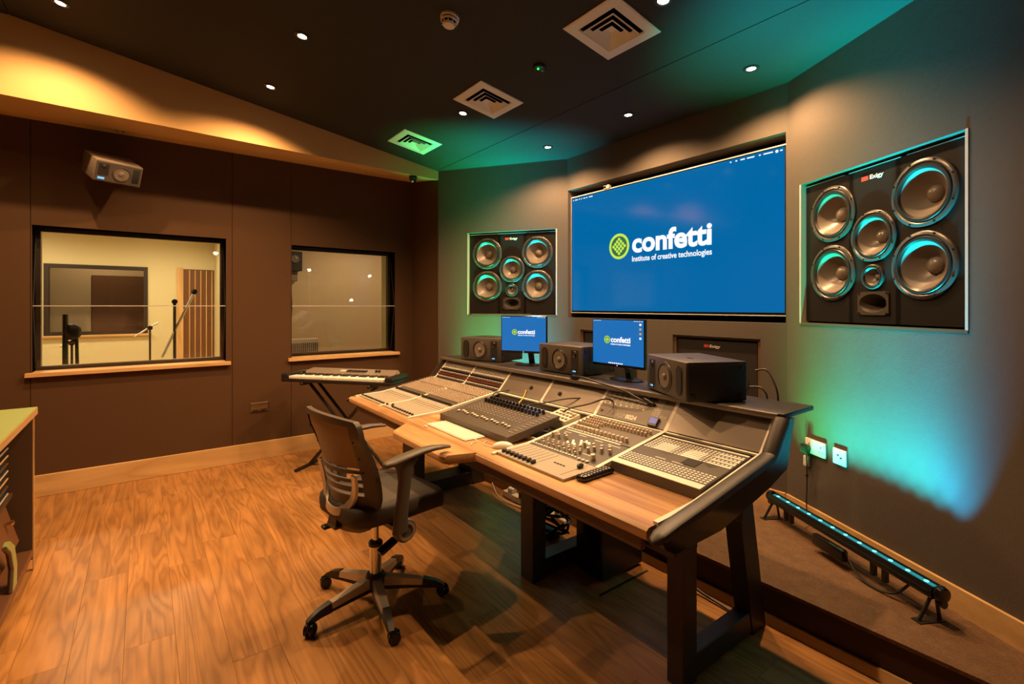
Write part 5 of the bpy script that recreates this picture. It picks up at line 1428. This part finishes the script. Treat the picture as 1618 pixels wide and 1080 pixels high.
MB().bbox(0.0, 0.010, -0.076, 0.076, -0.043, 0.043, 0.003, 1).build('plate', 'panel_grey', wp)
MB().bbox(0.009, 0.014, -0.072, 0.072, -0.022, 0.038, 0.003, 1).build('metal_cover', 'chrome', wp)
for yy in (-0.035, 0.035): MB().bbox(0.009, 0.012, yy-0.024, yy+0.024, -0.038, -0.026, 0.002, 1).build('socket_face', 'black_plastic', wp)

def wallpt(u, z, off=0.0): p = RP + RD*u - RN*off; return Vector((p.x, p.y, z))
rzR = math.atan2(RD.y, RD.x)
d1 = thing('power_socket', 'white double power socket with a plug on the right wall', 'socket', wallpt(0.243, 0.63, 0.0005), rzR)
MB().bbox(-0.077, 0.077, -0.012, 0.0, -0.043, 0.043, 0.004, 2).build('plate', 'white_plastic', d1)
m = MB()
for x in (-0.045, 0.045):
    m.box(x-0.003, x+0.003, -0.0128, -0.0118, 0.008, 0.018)
    for s in (-1, 1): m.box(x+s*0.012-0.004, x+s*0.012+0.004, -0.0128, -0.0118, -0.016, -0.012)
m.build('socket_slots', 'black_matte', d1, kind='stuff')
for x in (-0.045, 0.045): MB().bbox(x+0.012, x+0.024, -0.015, -0.011, 0.022, 0.036, 0.002, 1).build('switch', 'white_plastic', d1)
pl = thing('power_plug', 'black plug in the double socket with its cable hanging down', 'plug', wallpt(0.190, 0.612, 0.0145), rzR)
MB().bbox(-0.026, 0.026, -0.034, 0.0, -0.026, 0.028, 0.010, 2).build('body', 'black_plastic', pl)
m = MB(); m.tube(smoothpath([(0.010, -0.018, -0.024), (0.012, -0.016, -0.08), (0.012, -0.014, -0.20), (0.012, -0.018, -0.30), (0.03, -0.03, -0.37), (0.06, -0.07, -0.40)]), 0.0035, 7); m.bbox(0.004, 0.020, -0.022, -0.008, -0.165, -0.14, 0.004, 1)
m.build('cable', 'cable_black', pl, kind='stuff')
ad = tag(MB().bbox(-0.018, 0.018, -0.020, 0.0, -0.030, 0.030, 0.004, 2).build('signal_adapter', 'white_plastic'), 'small white box on the right wall under the black plug', 'adapter')
ad.location = wallpt(0.178, 0.535, 0.001); ad.rotation_euler = (0, 0, rzR)
d2_ = thing('data_socket', 'white square data socket right of the double power socket', 'socket', wallpt(0.416, 0.63, 0.0005), rzR)
MB().bbox(-0.045, 0.045, -0.011, 0.0, -0.043, 0.043, 0.004, 2).build('plate', 'white_plastic', d2_)
for x in (-0.008, 0.012): MB().box(x-0.007, x+0.007, -0.0118, -0.0108, 0.004-0.012*(x > 0), 0.014-0.012*(x > 0)).build('port', 'black_matte', d2_)

# ------------------------------------------------------------------ under the console
pc = thing('computer_tower', 'black computer tower in the shadow under the console', 'computer', (-1.82, 2.06, 0.0))
MB().bbox(-0.09, 0.09, -0.16, 0.17, 0.012, 0.40, 0.006, 1).build('case', 'black_plastic', pc)
MB().bbox(-0.092, 0.092, -0.168, -0.158, 0.02, 0.395, 0.004, 1).build('front_panel', 'black_gloss', pc)
for x in (-0.06, 0.06):
    for y_ in (-0.12, 0.12): MB().cyl((x, y_, 0), (x, y_, 0.014), 0.014, n=10).build('foot', 'black_matte', pc)
rc = random.Random(5)
hp = thing('cable_heap', 'heap of coiled black cables on the floor under the console', 'cables', (-2.30, 2.02, 0.0))
for k in range(6):
    pts = []
    for j in range(8):
        a = j*1.05 + k
        pts.append((0.13*math.cos(a)+rc.uniform(-0.04, 0.04), 0.10*math.sin(a)+rc.uniform(-0.03, 0.03), 0.030+0.022*k+rc.uniform(0, 0.10)))
    m = MB(); m.tube(smoothpath(pts, 8), 0.008, 7); m.build('cable_loop', 'black_gloss', hp)
MB().bbox(-0.10, 0.06, -0.04, 0.06, 0.0, 0.04, 0.004, 1).build('splitter_box', 'black_plastic', hp)
cable('floor_cable', [(-3.10, 2.16, 0.075), (-2.95, 2.12, 0.02), (-2.75, 2.15, 0.012), (-2.62, 2.20, 0.03), (-2.50, 2.24, 0.085)], 0.005, 'cable_white', 'thin pale cable on the floor along the platform step')
cable('floor_cable', [(-1.55, 2.20, 0.13), (-1.50, 2.22, 0.06), (-1.38, 2.225, 0.02), (-1.25, 2.215, 0.012), (-1.13, 2.20, 0.010)], 0.006, 'cable_black', 'black cable sagging along the platform step near the right legs')
tp = thing('power_strip', 'long pale power strip with plugs on the platform step', 'power strip', (-2.66, 2.215, 0.0), 0)
MB().bbox(-0.34, 0.34, -0.028, 0.028, 0.0, 0.045, 0.004, 1).build('body', 'beige_plastic', tp)
for k in range(5): MB().bbox(-0.28+k*0.13, -0.23+k*0.13, -0.026, 0.026, 0.045, 0.085, 0.006, 1).build('plug', 'black_plastic' if k % 2 else 'white_plastic', tp)
hb = tag(MB().box(-0.006, 0.006, -0.19, 0.19, 0.0005, 0.003).build('floor_strip', 'black_matte'), 'thin black strip on the floor between the right and middle legs', 'strip')
hb.location = (-1.672, 2.01, 0.0)

# ------------------------------------------------------------------ things seen through the windows
def mic_stand(x, y, h, boom, lab, thick=0.012):
    t = thing('microphone_stand', lab, 'stand', (x, y, 0), 0, 'microphone stands in the live room')
    for k in range(3):
        a = R(90+120*k); m = MB(); m.tube([(0,0,0.16), (0.26*math.cos(a), 0.26*math.sin(a), 0.012)], 0.010, 6); m.build('tripod_leg', 'chrome', t)
    m = MB(); m.tube([(0,0,0.14), (0,0,h)], thick, 8); m.build('pole', 'steel_brown', t)
    m = MB(); m.tube(boom, thick*0.9, 8); m.build('boom', 'aluminium', t)
    MB().cyl((-0.03, 0, h), (0.03, 0, h), 0.03, n=12).build('clutch', 'black_plastic', t)
    return t
ms = mic_stand(-7.0, 0.298, 1.50, [(0, -0.12, 0.85), (0, 0.02, 1.20), (0, 0.19, 1.60)], 'tall microphone stand with a thick raised boom beside the slatted door', 0.016)
MB().ball((0, 0.195, 1.62), 0.035, 10).build('microphone', 'black_matte', ms)
mic_stand(-8.0, 0.073, 1.16, [(0, -0.16, 1.05), (0, 0.0, 1.17), (0, 0.09, 1.23)], 'short microphone stand with a small boom in the middle of the live room')
mic_stand(-7.6, -0.66, 1.02, [(0, -0.10, 0.98), (0, 0, 1.02), (0, 0.06, 1.06)], 'low microphone stand under the inner window of the live room')
g = thing('equipment_stand', 'dark upright stand with a rounded head at the left of the live room', 'stand', (-7.0, -0.66, 0))
m = MB(); m.tube([(0, 0, 0.0), (0, 0, 1.36)], 0.025, 8); m.build('post', 'black_plastic', g)
m = MB(); m.tube([(0, 0.10, 0.5), (0, 0.09, 1.12)], 0.016, 8); m.tube([(0, 0.0, 1.05), (0, 0.10, 1.08)], 0.014, 8); m.build('side_tube', 'black_plastic', g, kind='stuff')
MB().ball((0, 0.06, 1.17), 0.075, 12, (0.6, 1, 1.2)).build('clamp_head', 'black_plastic', g)
MB().bbox(-0.10, 0.10, -0.20, 0.20, 0.0, 0.03, 0.006, 1).build('base', 'black_plastic', g)
g = thing('music_stand', 'tilted music stand at the lower left of the live room', 'stand', (-6.7, -1.10, 0))
m = MB(); m.tube([(0, 0.12, 0.0), (0, 0.05, 0.6), (0, 0.0, 1.05)], 0.012, 8); m.build('pole', 'steel_brown', g)
MB().bbox(-0.012, 0.012, -0.10, 0.10, -0.10, 0.10, 0.006, 1, T=Matrix.Translation((0, -0.04, 1.10)) @ Matrix.Rotation(R(18), 4, 'X')).build('desk', 'panel_grey', g)
for k in range(3):
    a = R(120*k); m = MB(); m.tube([(0, 0.12, 0.10), (0.2*math.cos(a), 0.12+0.2*math.sin(a), 0.01)], 0.009, 6); m.build('tripod_leg', 'steel_brown', g)
bs = thing('booth_speaker', 'dark loudspeaker on the booth wall seen in the smaller window', 'loudspeaker', (-8.26, 1.90, 2.0))
MB().bbox(-0.035, 0.16, -0.10, 0.10, 0.0, 0.30, 0.006, 1).build('cabinet', 'speaker_black', bs)
MB().ring([(0.06, 0.0), (0.085, 0.0), (0.08, 0.01), (0.065, 0.01)], (0.16, 0.0, 0.19), (1,0,0), 22).build('cone_ring', 'driver_ring', bs)
MB().lathe([(0.06, 0.001), (0.03, 0.0005), (0.015, 0.01), (0.0001, 0.012)], (0.161, 0.0, 0.19), (1,0,0), 20).build('cone', 'cone', bs)
MB().bbox(-0.03, 0.08, -0.05, 0.05, -0.16, 0.0, 0.006, 1).build('bracket', 'grey_speaker', bs)
rd_ = thing('slatted_heater', 'pale slatted box at the bottom of the smaller window', 'heater', (-6.15, 1.52, 0.0))
MB().bbox(-0.07, 0.07, -0.16, 0.17, 0.10, 1.06, 0.008, 1).build('body', 'radiator', rd_)
for k in range(14): MB().box(0.070, 0.078, -0.14+k*0.022, -0.131+k*0.022, 0.30, 1.01).build('slat', 'black_matte', rd_)
for yy in (-0.12, 0.13): MB().bbox(-0.09, 0.09, yy-0.015, yy+0.015, 0.0, 0.10, 0.005, 1).build('foot', 'radiator', rd_)
